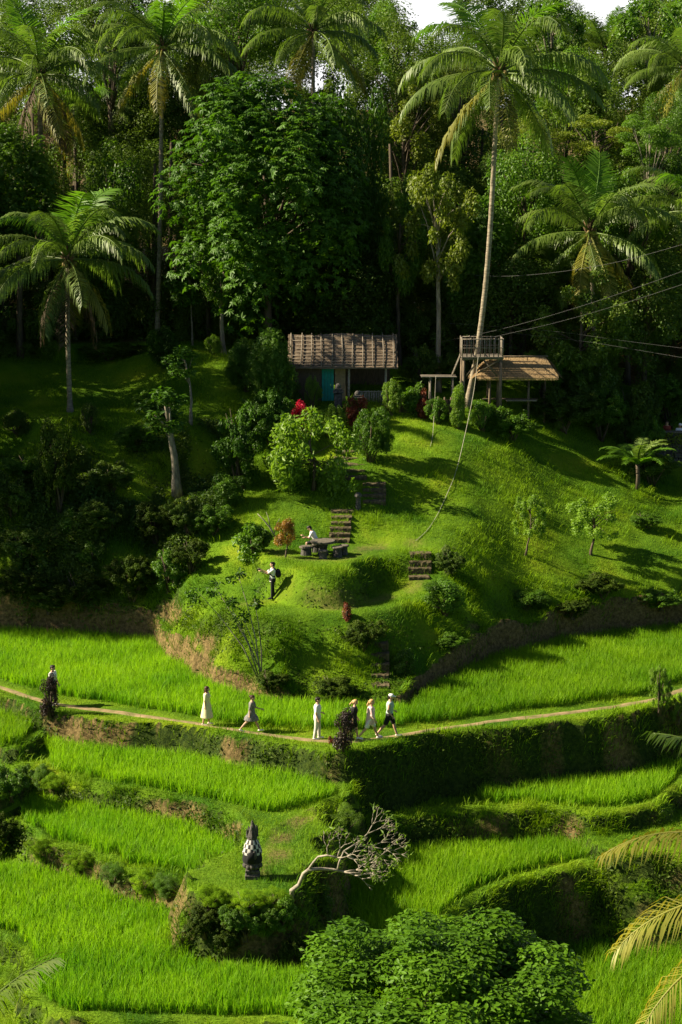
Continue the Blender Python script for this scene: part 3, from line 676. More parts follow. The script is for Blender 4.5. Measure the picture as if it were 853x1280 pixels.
# ------------------------------------------------------------------ trees
def unit_crown(kind, n, leaf, nblob, rmin, rmax, seed, flat=1.0, rosette=0, droop=0.0, shell=0.55, asp=0.55, taper=0.0):
    """foliage of radius ~1 round the origin; leaf size is a share of the radius"""
    g = np.random.default_rng(seed)
    C = []; 
    while len(C) < nblob:
        p = g.normal(size=3); p /= np.linalg.norm(p)
        p *= g.uniform(0.35, 0.95) ** 0.6
        rr = g.uniform(rmin, rmax)
        if np.linalg.norm(p) + rr * 0.6 > 1.08: p *= (1.08 - rr * 0.6) / np.linalg.norm(p)
        if taper: p[:2] *= 1 - taper * max(0, p[2])
        C.append((*p, rr))
    C = np.array(C); w = C[:, 3] ** 2; w /= w.sum()
    m = n // rosette if rosette else n
    k = g.choice(nblob, m, p=w)
    d = g.normal(size=(m, 3)); d[:, 2] += 0.25; d /= np.linalg.norm(d, axis=1, keepdims=True)
    rad = C[k, 3] * np.where(g.random(m) < shell, g.uniform(0.85, 1.08, m), g.uniform(0.3, 1, m))
    P = C[k, :3] + d * rad[:, None] * np.array([1, 1, flat])
    Nn = d * 0.6 + g.normal(0, 0.45, (m, 3)) + np.array([0, 0, 0.55])
    tone = np.clip(g.random(nblob)[k] * 0.6 + g.random(m) * 0.5, 0, 1)
    if rosette:
        Nn = d * 0.5 + g.normal(0, 0.25, (m, 3)) + np.array([0, 0, 0.8])
        Nn /= np.linalg.norm(Nn, axis=1, keepdims=True)
        a = g.normal(size=(m, 3)); a -= (a * Nn).sum(1, keepdims=True) * Nn; a /= np.linalg.norm(a, axis=1, keepdims=True)
        b = np.cross(Nn, a); Vs = []; ts = []
        for r in range(rosette):
            an = 2 * np.pi * r / rosette + g.uniform(-0.2, 0.2, m)
            e = a * np.cos(an)[:, None] + b * np.sin(an)[:, None]; s_ = np.cross(Nn, e)
            L = (leaf * g.uniform(0.7, 1.15, m))[:, None]; lift = g.uniform(0.0, 0.35, m)[:, None]
            q = P; mid = P + e * L * 0.5 + Nn * L * 0.22 * lift
            tip = P + e * L - Nn * L * 0.25
            Vs.append(np.stack([q, mid + s_ * L * asp * 0.5, tip, mid - s_ * L * asp * 0.5], 1)); ts.append(np.clip(tone + g.normal(0, 0.12, m), 0, 1))
        V = np.concatenate(Vs).reshape(-1, 3); t = np.repeat(np.concatenate(ts), 4); nn = m * rosette
        F = (np.arange(nn)[:, None, None] * 4 + np.array([[0, 1, 2], [0, 2, 3]])[None]).reshape(-1, 3)
    else:
        V, F, t = leaf_cloud(P, Nn + np.array([0, 0, -droop]), leaf * g.uniform(0.6, 1.25, m), asp, tone)
    return V, F, t, C
CROWN = {}
PLM = 1.3
def crown_kind(name, *a, **k):
    V, F, t, C = unit_crown(name, *a, **k)
    CROWN[name] = (mesh_np('crown_' + name, V, F, None, False, t), C, (V, F, t))
    CROWN[name][0].materials.append(M['leaf_mid'])
crown_kind('broad', 15000, 0.062, 34, 0.2, 0.42, 1)
crown_kind('loose', 11000, 0.07, 30, 0.13, 0.3, 2, shell=0.4)
crown_kind('airy', 7000, 0.075, 34, 0.1, 0.22, 3, shell=0.35)
crown_kind('rosette', 63000, 0.052, 80, 0.2, 0.36, 4, rosette=7, asp=0.42)
crown_kind('column', 12000, 0.075, 40, 0.18, 0.36, 5)
crown_kind('fine', 20000, 0.04, 44, 0.14, 0.3, 6)
crown_kind('umbrella', 9000, 0.06, 30, 0.18, 0.32, 7, flat=0.45)
crown_kind('bushy', 3200, 0.13, 16, 0.25, 0.45, 8)
crown_kind('bushy_big', 1500, 0.22, 14, 0.25, 0.45, 9)
crown_kind('ragged', 6500, 0.1, 46, 0.09, 0.24, 31, shell=0.3)
crown_kind('droopy', 5200, 0.13, 26, 0.18, 0.34, 10, droop=0.5, asp=0.42)

def limbs(mb, base, top, crown_c, C, rx, rz, r0, n=10, seed=1, bend=0.4):
    g = random.Random(seed)
    base, top, cc = Vector(base), Vector(top), Vector(crown_c)
    L = (top - base).length; pts = []; k = 9
    bx, by = g.uniform(-bend, bend), g.uniform(-bend, bend)
    for i in range(k + 1):
        t = i / k; s = math.sin(math.pi * t)
        pts.append(base.lerp(top, t) + Vector((bx * s + g.uniform(-.03, .03), by * s, 0)))
    pts[0].z -= 0.25
    rads = [r0 * (1.45 if i == 0 else 1.12 if i == 1 else 1 - 0.55 * i / k) for i in range(k + 1)]
    mb.tube(pts, rads, 9)
    idx = sorted(range(len(C)), key=lambda i: -C[i][3])[:n]
    for i in idx:
        e = cc + Vector((C[i][0] * rx, C[i][1] * rx, C[i][2] * rz))
        t0 = g.uniform(0.62, 0.98); s = base.lerp(top, t0) + Vector((bx, by, 0)) * math.sin(math.pi * t0)
        if e.z < s.z: s = base.lerp(top, 0.6) + Vector((bx, by, 0)) * math.sin(math.pi * 0.6)
        mid = s.lerp(e, 0.5) + Vector((0, 0, 0.12 * (e - s).length))
        mb.tube([s, mid, e], [r0 * 0.34, r0 * 0.2, r0 * 0.07], 6)
def tree(name, label, cat, px, pyc, rx, ry, d, crown, mat, bark='bark', r0=None, base_px=None, group=None, yaw=0.0, lean=0.0, ry_d=1.0, base=None, extra=None):
    """px, pyc, rx, ry: where the crown's middle and its half width and height come in the photograph, at distance d"""
    s = mpp(d); cx, _, cz = at_depth(px, pyc, d)
    bx = at_depth(base_px if base_px is not None else px, pyc, d)[0]
    b = base or (bx, d, float(hgt(bx, d)))
    rx, rz = rx * s, ry * s
    root = thing(name, label, cat, b, 0, group)
    crown_me, C, _ = CROWN[crown]
    mb = MB(); cc = (cx - b[0], 0, cz - b[2])
    top = (cc[0], 0, cc[2] + rz * 0.25)
    limbs(mb, (0, 0, 0), top, cc, C, rx, rz, r0 or max(0.07, 0.035 * rx + 0.012 * cc[2]), 14, int(px * 7 + pyc), 0.25)
    mb.build('trunk', M[bark], root, True)
    o = mobj('crown', crown_me, root, cc); o.scale = (rx, rx * ry_d, rz); o.rotation_euler = (0, 0, yaw)
    o.material_slots[0].link = 'OBJECT'; o.material_slots[0].material = M[mat]
    return root
def shrub(name, label, cat, px, py_base, rx, h, crown, mat, d=None, group=None, stems=4, yaw=0.0, deep=0.9, lift=0.0, bark='bark'):
    """a bush standing on the land; rx and h in photograph pixels"""
    b = foot(px, d) if d else ground(px, py_base)
    s = mpp(b[1]); rx *= s; h *= s
    root = thing(name, label, cat, b, 0, group)
    if crown in ('broad', 'loose'): crown = 'ragged'
    me, C, _ = CROWN[crown]; rz = h * (1 - lift) / 2; cz = h * lift + rz
    mb = MB(); g = random.Random(int(px * 13 + py_base))
    for i in sorted(range(len(C)), key=lambda i: -C[i][3])[:max(stems * 2, 5)]:
        e = Vector((C[i][0] * rx, C[i][1] * rx * deep, cz + C[i][2] * rz))
        q = Vector((g.uniform(-.1, .1) * rx, g.uniform(-.1, .1) * rx, -0.1))
        mb.tube([q, q.lerp(e, .5) + Vector((0, 0, .1 * h)), e], [0.03 + 0.012 * h, 0.02 + 0.006 * h, 0.008], 5)
    mb.build('stems', M[bark], root, True)
    big = rx > 0.55
    spots = [((0, 0, cz * 0.97), (rx * (.82 if big else 1), rx * deep * (.82 if big else 1), rz * (.95 if big else 1.04)))]
    if big:
        for k in range(3):
            a = g.uniform(0, 6.28); q = g.uniform(.42, .6)
            spots.append(((math.cos(a) * rx * (1 - q * .8), math.sin(a) * rx * deep * (1 - q), cz + rz * g.uniform(-.45, .5)), (rx * q, rx * q * deep, rz * q * g.uniform(.8, 1.2))))
    for k, (lc, scl) in enumerate(spots):
        o = mobj('foliage', me, root, lc); o.scale = scl; o.rotation_euler = (0, 0, yaw + k * 1.7 + px * .1)
        o.material_slots[0].link = 'OBJECT'; o.material_slots[0].material = M[mat]
    return root

# ------------------------------------------------------------------ coconut palms
def frond_mesh(L, e0, drop, hang, mat, seed, nl=56, wleaf=0.075, llen=1.1, curl=0.0, thin=1.0):
    """a feather leaf: a bending midrib along +x with two combs of narrow leaflets. e0 start angle, drop how far it bends over, hang how slack the leaflets are"""
    g = np.random.default_rng(seed); n = 22
    ang = e0 - drop * (np.linspace(0, 1, n) ** 1.75); st = L / (n - 1)
    X = np.concatenate([[0], np.cumsum(np.cos(ang[:-1]) * st)]); Z = np.concatenate([[0], np.cumsum(np.sin(ang[:-1]) * st)])
    Yc = curl * np.linspace(0, 1, n) ** 2 * L
    mb = MB(); mb.tube([(X[i], Yc[i], Z[i]) for i in range(n)], [0.05 * (1 - 0.9 * i / (n - 1)) + 0.004 for i in range(n)], 5)
    V = [np.array(mb.v)]; F = []
    for f in mb.f:
        for k in range(1, len(f) - 1): F.append((f[0], f[k], f[k + 1]))
    off = len(mb.v); tone = [np.full(off, 0.55)]
    for sgn in (-1, 1):
        for i in range(nl):
            if g.random() > thin: continue
            t = 0.13 + 0.87 * (i + g.uniform(-.3, .3)) / nl; t = min(max(t, 0.1), 0.995)
            f = t * (n - 1); k = min(int(f), n - 2); q = f - k
            p = np.array([X[k] + (X[k + 1] - X[k]) * q, Yc[k] + (Yc[k + 1] - Yc[k]) * q, Z[k] + (Z[k + 1] - Z[k]) * q])
            tx = np.array([np.cos(ang[k]), 0, np.sin(ang[k])]); up = np.array([-np.sin(ang[k]), 0, np.cos(ang[k])])
            prof = min(1, 0.35 + 2.6 * (t - 0.1)) * (1 - 0.62 * max(0, (t - 0.5) / 0.5) ** 1.5)
            ll = llen * prof * g.uniform(0.85, 1.1)
            fw = 0.35 + 0.55 * t + g.normal(0, 0.06)
            dr = np.array([0, sgn, 0]) * math.cos(fw * 0.8) + tx * math.sin(fw * 0.8) + up * g.normal(0.12, 0.1)
            dr /= np.linalg.norm(dr)
            gr = np.array([0, 0, -1.0]); hg = hang * g.uniform(0.75, 1.25)
            m1 = p + dr * ll * 0.45 + gr * ll * 0.14 * hg
            d2 = dr * (1 - min(hg, 1) * 0.75) + gr * min(hg, 1.15) * 0.95; d2 /= np.linalg.norm(d2)
            tip = m1 + d2 * ll * 0.55
            w = np.cross(dr, gr); w = tx * 0.9 + up * 0.25; w /= np.linalg.norm(w)
            w = w * wleaf * 0.5
            V.append(np.stack([p - w * 0.5, p + w * 0.5, m1 - w, m1 + w, tip]))
            F += [(off, off + 1, off + 3), (off, off + 3, off + 2), (off + 2, off + 3, off + 4)]; off += 5
            tone.append(np.full(5, np.clip(0.5 + g.normal(0, 0.2) + 0.25 * (t - 0.5), 0, 1)))
    return mesh_np('frond', np.concatenate(V), F, M[mat], False, np.concatenate(tone))
FR = {  # name: list of frond meshes of unit-ish length 4.6
    'spear': [frond_mesh(3.8, R(80), R(40), 0.15, 'palm_young', 1), frond_mesh(4.1, R(70), R(72), 0.3, 'palm_young', 2, curl=0.08)],
    'up': [frond_mesh(4.5, R(60), R(100), 0.55, 'palm', 3, curl=0.05), frond_mesh(4.6, R(50), R(105), 0.65, 'palm', 4, curl=-0.06), frond_mesh(4.4, R(58), R(112), 0.6, 'palm_young', 14, curl=0.04)],
    'mid': [frond_mesh(4.8, R(36), R(105), 0.9, 'palm', 5), frond_mesh(4.7, R(26), R(98), 0.95, 'palm', 6, curl=0.06), frond_mesh(4.7, R(31), R(108), 0.9, 'palm', 15, curl=-0.05)],
    'low': [frond_mesh(4.6, R(8), R(72), 0.95, 'palm', 7), frond_mesh(4.5, R(-6), R(62), 1.0, 'palm', 8, curl=-0.05), frond_mesh(4.5, R(2), R(75), 1.0, 'palm', 16, curl=0.05)],
    'old': [frond_mesh(4.2, R(-30), R(48), 1.05, 'palm_old', 9, curl=0.04), frond_mesh(4.1, R(-42), R(38), 1.05, 'palm_old', 10), frond_mesh(4.2, R(-36), R(44), 1.05, 'palm', 17)],
    'dead': [frond_mesh(3.9, R(-62), R(24), 1.1, 'palm_dead', 11, thin=0.7), frond_mesh(3.7, R(-70), R(16), 1.1, 'palm_dead', 12, thin=0.6)],
}
M['husk'] = plain('coconut_husk', (0.22, 0.17, 0.04), 0.6, (0.13, 0.09, 0.03), 6)
M['sheath'] = plain('palm_fibre', (0.16, 0.10, 0.055), 0.9, (0.07, 0.045, 0.03), 12, 0.1, 0.5)
nb = MB(); nb.ball((0, 0, 0), (0.12, 0.12, 0.15), 10, 7); NUT = nb.build('coconut', M['husk'], None, True); NUT, _n = NUT.data, bpy.data.objects.remove(NUT)
def palm(label, px, py, base, d, size, seed, plan, tr=0.15, bend=(0, 0), group='coconut palms', nuts=7, off=0.0, young=None, name='coconut_palm'):
    """px, py: the heart of the crown; size: share of a 4.6 m frond; plan: fronds of each age"""
    g = random.Random(seed)
    hx, _, hz = at_depth(px, py, d)
    root = thing(name, label, 'palm', base, 0, group)
    top = Vector((hx - base[0], d - base[1], hz - base[2]))
    mb = MB(); pts = []; rd = []; k = 46
    for i in range(k + 1):
        t = i / k; s = math.sin(math.pi * t)
        pts.append(Vector((0, 0, 0)).lerp(top, t) + Vector((bend[0] * s + bend[1] * t * (1 - t) * (0.5 - t) * 4, 0, 0)))
        rd.append(tr * (1.55 - 0.5 * min(1, t * 14) - 0.28 * t) * (1 + (0.05 if i % 2 else -0.03)))
    pts[0].z -= 0.4
    mb.tube(pts, rd, 10); mb.build('trunk', M['palm_bark'], root, True)
    hb = MB()
    for i in range(26):
        a = i * 2.4; u = g.uniform(0, 1)
        p0 = top + Vector((math.cos(a) * tr * .7, math.sin(a) * tr * .7, -0.5 + 0.75 * u))
        hb.tube([p0, p0 + Vector((math.cos(a) * .12, math.sin(a) * .12, .3)), p0 + Vector((math.cos(a) * .3, math.sin(a) * .3, .52))], [0.05, 0.06, 0.02], 5)
    hb.build('fibre_sheath', M['sheath'], root, True)
    for i in range(nuts):
        a = g.uniform(0, 6.28); r_ = g.uniform(0.22, 0.42) * (0.6 + 0.4 * size)
        mobj('coconut', NUT, root, top + Vector((math.cos(a) * r_, math.sin(a) * r_, g.uniform(-0.55, -0.1))))
    a = seed * 1.1
    for age in ('spear', 'up', 'mid', 'low', 'old', 'dead'):
        for i in range(int(round(plan.get(age, 0) * {'mid': 1.15, 'low': 1.1, 'up': 1.1}.get(age, 1)))):
            a += 2.39996 + g.uniform(-.16, .16)
            me = FR[age][g.randrange(len(FR[age]))]
            if young is not None and age in ('up', 'spear', 'mid'): me = FR[age][young % len(FR[age])] if g.random() < .6 else me
            o = mobj('frond', me, root, top + Vector((math.cos(a) * .1, math.sin(a) * .1, {'spear': .15, 'up': .1, 'mid': 0, 'low': -.12, 'old': -.25, 'dead': -.4}[age])))
            o.rotation_euler = (g.uniform(-.25, .25), 0, a); k_ = size * 1.22 * g.uniform(0.9, 1.08); o.scale = (k_, k_, k_)
    return root
PL = dict(spear=2, up=6, mid=7, low=6, old=4)
palm('tallest leaning coconut palm, its pale trunk rising beside the bamboo lookout', 625, 88, foot(584, 99.6), 99.6, 1.12, 3, dict(spear=2, up=5, mid=6, low=6, old=4), 0.16, (0.35, 0.5), nuts=12)
palm('bright green coconut palm with a low crown above the right-hand cables', 738, 288, foot(752, 105.5), 105.5, 1.02, 5, dict(spear=2, up=7, mid=5, low=5, old=4), 0.15, (-0.1, 0), young=0, nuts=10)
palm('short coconut palm standing alone on the shaded left slope', 85, 322, ground(88, 516), ground(88, 516)[1], 1.0, 8, dict(spear=2, up=6, mid=7, low=6, old=3, dead=3), 0.14, (-0.06, 0), nuts=6)
palm('tall straight coconut palm between the left slope and the round dark tree', 203, 58, foot(198, 111), 111, 1.0, 12, PL, 0.15, (0.05, 0))
palm('coconut palm with a brown skirt of dead fronds in the top left corner', 50, 92, foot(52, 113), 113, 1.05, 15, dict(spear=2, up=6, mid=7, low=6, old=4, dead=6), 0.2, (0.05, 0))
palm('coconut palm whose crown rises over the top of the round dark tree', 392, 38, foot(388, 121), 121, 1.0, 19, PL, 0.15, (0.05, 0))
palm('dark upright palm against the white sky at upper right', 757, 66, foot(752, 134), 134, 0.8, 23, dict(spear=3, up=7, mid=6, low=4), 0.14, (0.1, 0), nuts=4)
palm('coconut palm at the right edge under the tall loose tree', 858, 84, foot(862, 123), 123, 0.95, 27, PL, 0.14, (0, 0))
palm('low palm reaching in from the right edge above the cables', 868, 262, foot(868, 108), 108, 0.95, 31, PL, 0.14, (0, 0))
palm('small far palm between the two tall crowns at the top', 466, 58, foot(468, 138), 138, 0.75, 37, dict(spear=2, up=6, mid=6, low=3), 0.12, (0, 0), nuts=3)
palm('far palm half hidden in the wood left of the round dark tree', 108, 150, foot(112, 126), 126, 0.85, 41, PL, 0.13, (0, 0), nuts=4)
palm('shadowy palm low in the wood behind the right-hand bright palm', 690, 352, foot(690, 109), 109, 0.75, 43, dict(spear=2, up=5, mid=6, low=4), 0.12, (0, 0), nuts=3)

# ------------------------------------------------------------------ the broadleaf trees one can tell apart
G1 = 'trees of the wood behind the hill'
T = lambda *a, **k: tree('broadleaf_tree', a[0], 'tree', *a[1:], group=G1, **k)
T('large round dark green tree with leaves in rosettes left of the hut', 332, 255, 120, 140, 107, 'rosette', 'leaf_dark', r0=0.28, yaw=0.4)
T('tall dark columnar tree close behind the right side of the round rosette tree', 436, 235, 48, 150, 111, 'column', 'leaf_dark', yaw=1.1, r0=0.2)
T('slender tree with a pale trunk and loose olive crown left of the tallest palm', 545, 285, 56, 92, 103, 'airy', 'leaf_olive', 'bark_pale', r0=0.17, base_px=550)
T('yellow-green spire of climbers standing over the round rosette tree', 258, 108, 26, 62, 110.5, 'column', 'leaf_olive', yaw=0.7, r0=0.12)
T('tall loose tree against the sky in the top right corner', 812, 58, 58, 74, 132, 'airy', 'leaf_mid', 'bark_pale', yaw=2.0, r0=0.22)
T('tree with gaps of sky in its crown behind the tallest palm', 690, 44, 46, 56, 130, 'airy', 'leaf_mid', 'bark_pale', yaw=0.3, r0=0.2)
T('light green tree touching the sky between the two upper palms', 496, 66, 42, 52, 133, 'loose', 'leaf_mid', yaw=2.9)
T('thin-stemmed tree with a flat umbrella crown at right, above the cables', 812, 172, 38, 34, 112, 'umbrella', 'leaf_mid', 'bark_pale', r0=0.09, base_px=806)
T('olive tree lit from the left behind the slender pale-trunked tree', 505, 150, 48, 58, 118, 'loose', 'leaf_olive', yaw=1.4)
T('big-leaved tree at the left edge behind the short palm', 18, 236, 52, 70, 109, 'rosette', 'leaf_mid', yaw=1.0)
T('shadowed tree between the short palm and the tall straight palm', 135, 285, 50, 90, 112, 'broad', 'leaf_mid', yaw=3.0)
T('dark tree just right of the tallest palm trunk', 655, 265, 50, 80, 110, 'broad', 'leaf_mid', yaw=0.6)
T('olive tree with fine leaves between the tallest palm trunk and the bright palm', 668, 190, 42, 48, 116, 'fine', 'leaf_olive', yaw=2.0)
T('fine-leaved spreading tree above the bright right palm', 745, 172, 46, 32, 117, 'umbrella', 'leaf_olive', yaw=1.0)
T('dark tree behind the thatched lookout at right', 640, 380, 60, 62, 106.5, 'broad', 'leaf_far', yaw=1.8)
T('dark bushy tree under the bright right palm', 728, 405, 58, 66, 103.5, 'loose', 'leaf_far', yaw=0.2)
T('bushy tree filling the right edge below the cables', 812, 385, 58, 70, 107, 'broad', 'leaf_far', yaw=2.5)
T('tree with small pale leaves between the hut and the slender tree', 500, 300, 36, 78, 108.5, 'loose', 'leaf_mid', yaw=0.9)
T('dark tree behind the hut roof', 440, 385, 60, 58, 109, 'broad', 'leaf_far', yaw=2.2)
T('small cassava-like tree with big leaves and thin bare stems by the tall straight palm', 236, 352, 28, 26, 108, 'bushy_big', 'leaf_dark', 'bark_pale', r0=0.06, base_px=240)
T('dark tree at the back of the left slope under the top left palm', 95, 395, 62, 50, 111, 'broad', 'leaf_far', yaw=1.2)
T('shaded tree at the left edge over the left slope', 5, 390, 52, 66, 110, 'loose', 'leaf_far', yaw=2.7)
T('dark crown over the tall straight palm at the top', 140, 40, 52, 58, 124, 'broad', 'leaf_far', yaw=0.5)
T('crown between the tall straight palm and the top centre palm', 300, 45, 54, 60, 123, 'broad', 'leaf_mid', yaw=1.5)
T('dark green crown under the palm at the right edge', 835, 175, 44, 60, 116, 'fine', 'leaf_mid', yaw=0.1)
T('olive crown left of the tallest palm crown, under the sky gap', 575, 130, 48, 54, 119, 'fine', 'leaf_olive', yaw=2.2)
T('rounded crown in the wood below the dark upright palm', 712, 118, 44, 46, 124, 'broad', 'leaf_mid', yaw=0.8)
T('deep green tree right behind the slender pale-trunked tree', 600, 330, 46, 74, 108, 'rosette', 'leaf_mid', yaw=1.9)
T('tree filling the gap between bright palm and right edge', 790, 280, 46, 64, 110, 'loose', 'leaf_mid', yaw=2.4)
T('pale-trunked tree standing just left of the hut', 280, 345, 26, 42, 106, 'loose', 'leaf_mid', 'bark_pale', r0=0.16, base_px=279)

# the rest of the wood, further back and in the gaps: one mass
Vs, Fs, Ts, off = [], [], [], 0
def mass(cx, cy, cz, rx, rz, kind, yaw, frac):
    global off
    V, F, t = CROWN[kind][2]
    k = len(F) // 2; sel = rng.random(k) < frac
    V = V.reshape(-1, 4, 3)[sel].reshape(-1, 3); t = t.reshape(-1, 4)[sel].ravel(); n = sel.sum()
    c, s = math.cos(yaw), math.sin(yaw)
    Q = np.stack([(V[:, 0] * c - V[:, 1] * s) * rx + cx, (V[:, 0] * s + V[:, 1] * c) * rx + cy, V[:, 2] * rz + cz], -1)
    Fs.append((np.arange(n)[:, None, None] * 4 + np.array([[0, 1, 2], [0, 2, 3]])[None]).reshape(-1, 3) + off)
    Vs.append(Q); Ts.append(t); off += len(Q)
g = random.Random(11)
for row, (d, pylo, pyhi) in enumerate([(114, 300, 430), (117, 220, 380), (121, 120, 300), (125, 180, 330), (128, 70, 200), (137, 35, 130), (148, 5, 80)]):
    for px in range(-160, 1040, 56):
        p = px + g.uniform(-25, 25); py = g.uniform(pylo, pyhi)
        if row >= 5 and (470 < p < 575 or 695 < p < 790): py = max(py, 62) + 16
        x, _, z = at_depth(p, py, d); r_ = g.uniform(2.4, 3.9)
        mass(x, d + g.uniform(-2, 2), z, r_, r_ * g.uniform(0.75, 1.15), g.choice(['broad', 'loose', 'fine', 'broad']), g.uniform(0, 6), 0.55)
for px in range(-140, 1000, 40):
    py = g.uniform(110, 215); x, _, z = at_depth(px, py, 140); r_ = g.uniform(2.6, 3.8); mass(x, 140 + g.uniform(-3, 3), z, r_, r_ * 1.2, g.choice(['broad', 'fine', 'loose']), g.uniform(0, 6), 0.7)
    py = g.uniform(210, 290); x, _, z = at_depth(px, py, 131); mass(x, 131 + g.uniform(-3, 3), z, r_, r_ * 1.2, g.choice(['broad', 'fine', 'loose']), g.uniform(0, 6), 0.7)
for k in range(10):
    px = 140 + k * 13; py = g.uniform(110, 230); x, _, z = at_depth(px, py, 127); mass(x, 127 + g.uniform(-2, 2), z, 2.8, 3.0, g.choice(['broad', 'fine']), g.uniform(0, 6), 0.7)
for px in range(-120, 1000, 34):
    if 474 < px < 562 or 700 < px < 785: continue
    py = g.uniform(-25, 45); x, _, z = at_depth(px, py, 152); r_ = g.uniform(2.4, 3.6); mass(x, 152 + g.uniform(-2, 2), z, r_, r_, g.choice(['broad', 'fine', 'loose']), g.uniform(0, 6), 0.6)
for i in range(110):
    x = g.uniform(-30, 30); d = g.uniform(108, 122); z = float(hgt(x, d)); r_ = g.uniform(1.2, 2.6)
    mass(x, d, z + r_ * 0.6, r_, r_ * 1.1, g.choice(['broad', 'loose']), g.uniform(0, 6), 0.35)
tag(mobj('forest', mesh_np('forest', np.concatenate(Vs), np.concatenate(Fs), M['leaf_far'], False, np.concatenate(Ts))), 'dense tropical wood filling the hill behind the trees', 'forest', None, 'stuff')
tb = MB()
for i in range(60):
    x = g.uniform(-32, 32); d = g.uniform(112, 140); z = float(hgt(x, d)); h = g.uniform(8, 14); q = g.uniform(-.6, .6)
    tb.tube([(x, d, z - .3), (x + q * .5, d, z + h * .5), (x + q, d, z + h)], [0.2, 0.15, 0.08], 7)
tag(tb.build('forest_trunks', M['bark'], None, True), 'trunks standing inside the dense wood', 'trunks', None, 'stuff')
# trees just outside the left of the picture that shade the left slope
for (x, y, h, r_, lab) in [(-25.5, 87, 14, 4.4, 'broad tree above the left end of the path, outside the picture'), (-26, 91, 15, 4.6, 'tree beside the left bank outside the picture'), (-26.2, 95.2, 14, 4.4, 'leaning tree just outside the left slope'), (-26.5, 99.5, 16, 4.8, 'tall tree halfway up the left slope outside the picture'), (-27, 104, 15, 4.6, 'tree near the top of the left slope outside the picture'), (-27.5, 109, 16, 5, 'tree at the top of the left slope outside the picture'), (-33, 89, 17, 5.5, 'tall tree further left of the path outside the picture'), (-34, 97, 18, 5.5, 'tallest of the trees outside the left slope'), (-25.5, 106.5, 15, 4.4, 'bushy tree beyond the upper lawn of the left slope'), (-26, 113, 16, 5, 'tree at the wood edge beyond the left slope'), (-35, 105, 18, 5.5, 'tall tree behind the left slope outside the picture')]:
    b_ = (x, y, float(hgt(x, y))); root = thing('broadleaf_tree', lab, 'tree', b_, 0, G1)
    me, C, _ = CROWN['fine']; mb = MB(); limbs(mb, (0, 0, 0), (0, 0, h * .75), (0, 0, h * .55), C, r_, h * .4, 0.35, 12, int(h * 3)); mb.build('trunk', M['bark'], root, True)
    o = mobj('crown', me, root, (0, 0, h * .55)); o.scale = (r_, r_, h * .5); o.material_slots[0].link = 'OBJECT'; o.material_slots[0].material = M['leaf_mid']
# ------------------------------------------------------------------ shrubs and small trees on the hill
def place_group(items, group):
    for it in items: shrub(*it[:9], group=group, **(it[9] if len(it) > 9 else {}))
tree('small_tree', 'bright yellow-green small tree beside the earth steps below the hut', 'tree', 386, 566, 54, 62, 89, 'droopy', 'leaf_lime', 'bark', 0.1, 392)
tree('croton_tree', 'little orange and green croton tree beside the stone table', 'tree', 357, 667, 15, 18, ground(357, 697)[1], 'bushy', 'croton', 'bark', 0.04, base=ground(357, 697))
tree('pruned_tree', 'pruned tree with a thick bare trunk and leaf tufts on the left slope', 'tree', 208, 512, 36, 26, ground(222, 618)[1], 'bushy_big', 'leaf_dark', 'bark_pale', 0.24, base=ground(222, 618))
tree('papaya_tree', 'thin tree with a leaf tuft rising behind the thick pruned trunk', 'tree', 230, 452, 26, 18, ground(238, 530)[1], 'bushy_big', 'leaf_dark', 'bark_pale', 0.09, base=ground(238, 530))
tree('young_tree', 'sparse young tree with pale leaves, the narrower one on the right slope', 'tree', 662, 645, 24, 36, ground(656, 694)[1], 'airy', 'leaf_lime', 'bark', 0.05, base=ground(656, 694), yaw=0.5)
tree('young_tree', 'wider young tree with fine olive leaves on the right slope', 'tree', 742, 648, 40, 36, ground(738, 694)[1], 'airy', 'leaf_lime', 'bark', 0.07, base=ground(738, 694), yaw=2.5)
# several slim stems from one foot on the bluff
b_ = ground(326, 846); s_ = mpp(b_[1])
root = thing('multi_stemmed_tree', 'slim many-stemmed tree with sparse leaf tufts on the front of the grassy bluff', 'tree', b_)
V, F, t, off_ = [], [], [], 0
for k, (tx, ty) in enumerate([(246, 738), (270, 735), (297, 716), (318, 748), (304, 772), (286, 752)]):
    q = at_depth(tx, ty, b_[1] + 0.4 + 0.15 * (k % 4)); e = Vector(q) - Vector(b_)
    mb = MB(); p0 = Vector((-.1 + .05 * k, 0, -.15)); bow = Vector((0.25 - 0.05 * k, 0, 0.1))
    mb.tube([p0, p0.lerp(e, .35) + bow, p0.lerp(e, .7) + bow * .7, e], [0.036, 0.028, 0.018, 0.008], 6)
    mb.build('stem', M['bark_pale'], root, True)
    for j in range(4):
        c = e + Vector((random.uniform(-.3, .3), random.uniform(-.25, .25), random.uniform(-.4, .2)))
        P = np.array(c) + rng.normal(0, 0.11, (26, 3)); v, f, tt = leaf_cloud(P, rng.normal(0, .5, (26, 3)) + np.array([0, 0, .6]), rng.uniform(.12, .26, 26), .5)
        V.append(v); F.append(f + off_); t.append(tt); off_ += len(v)
mobj('foliage', mesh_np('foliage', np.concatenate(V), np.concatenate(F), M['leaf_dark'], False, np.concatenate(t)), root)

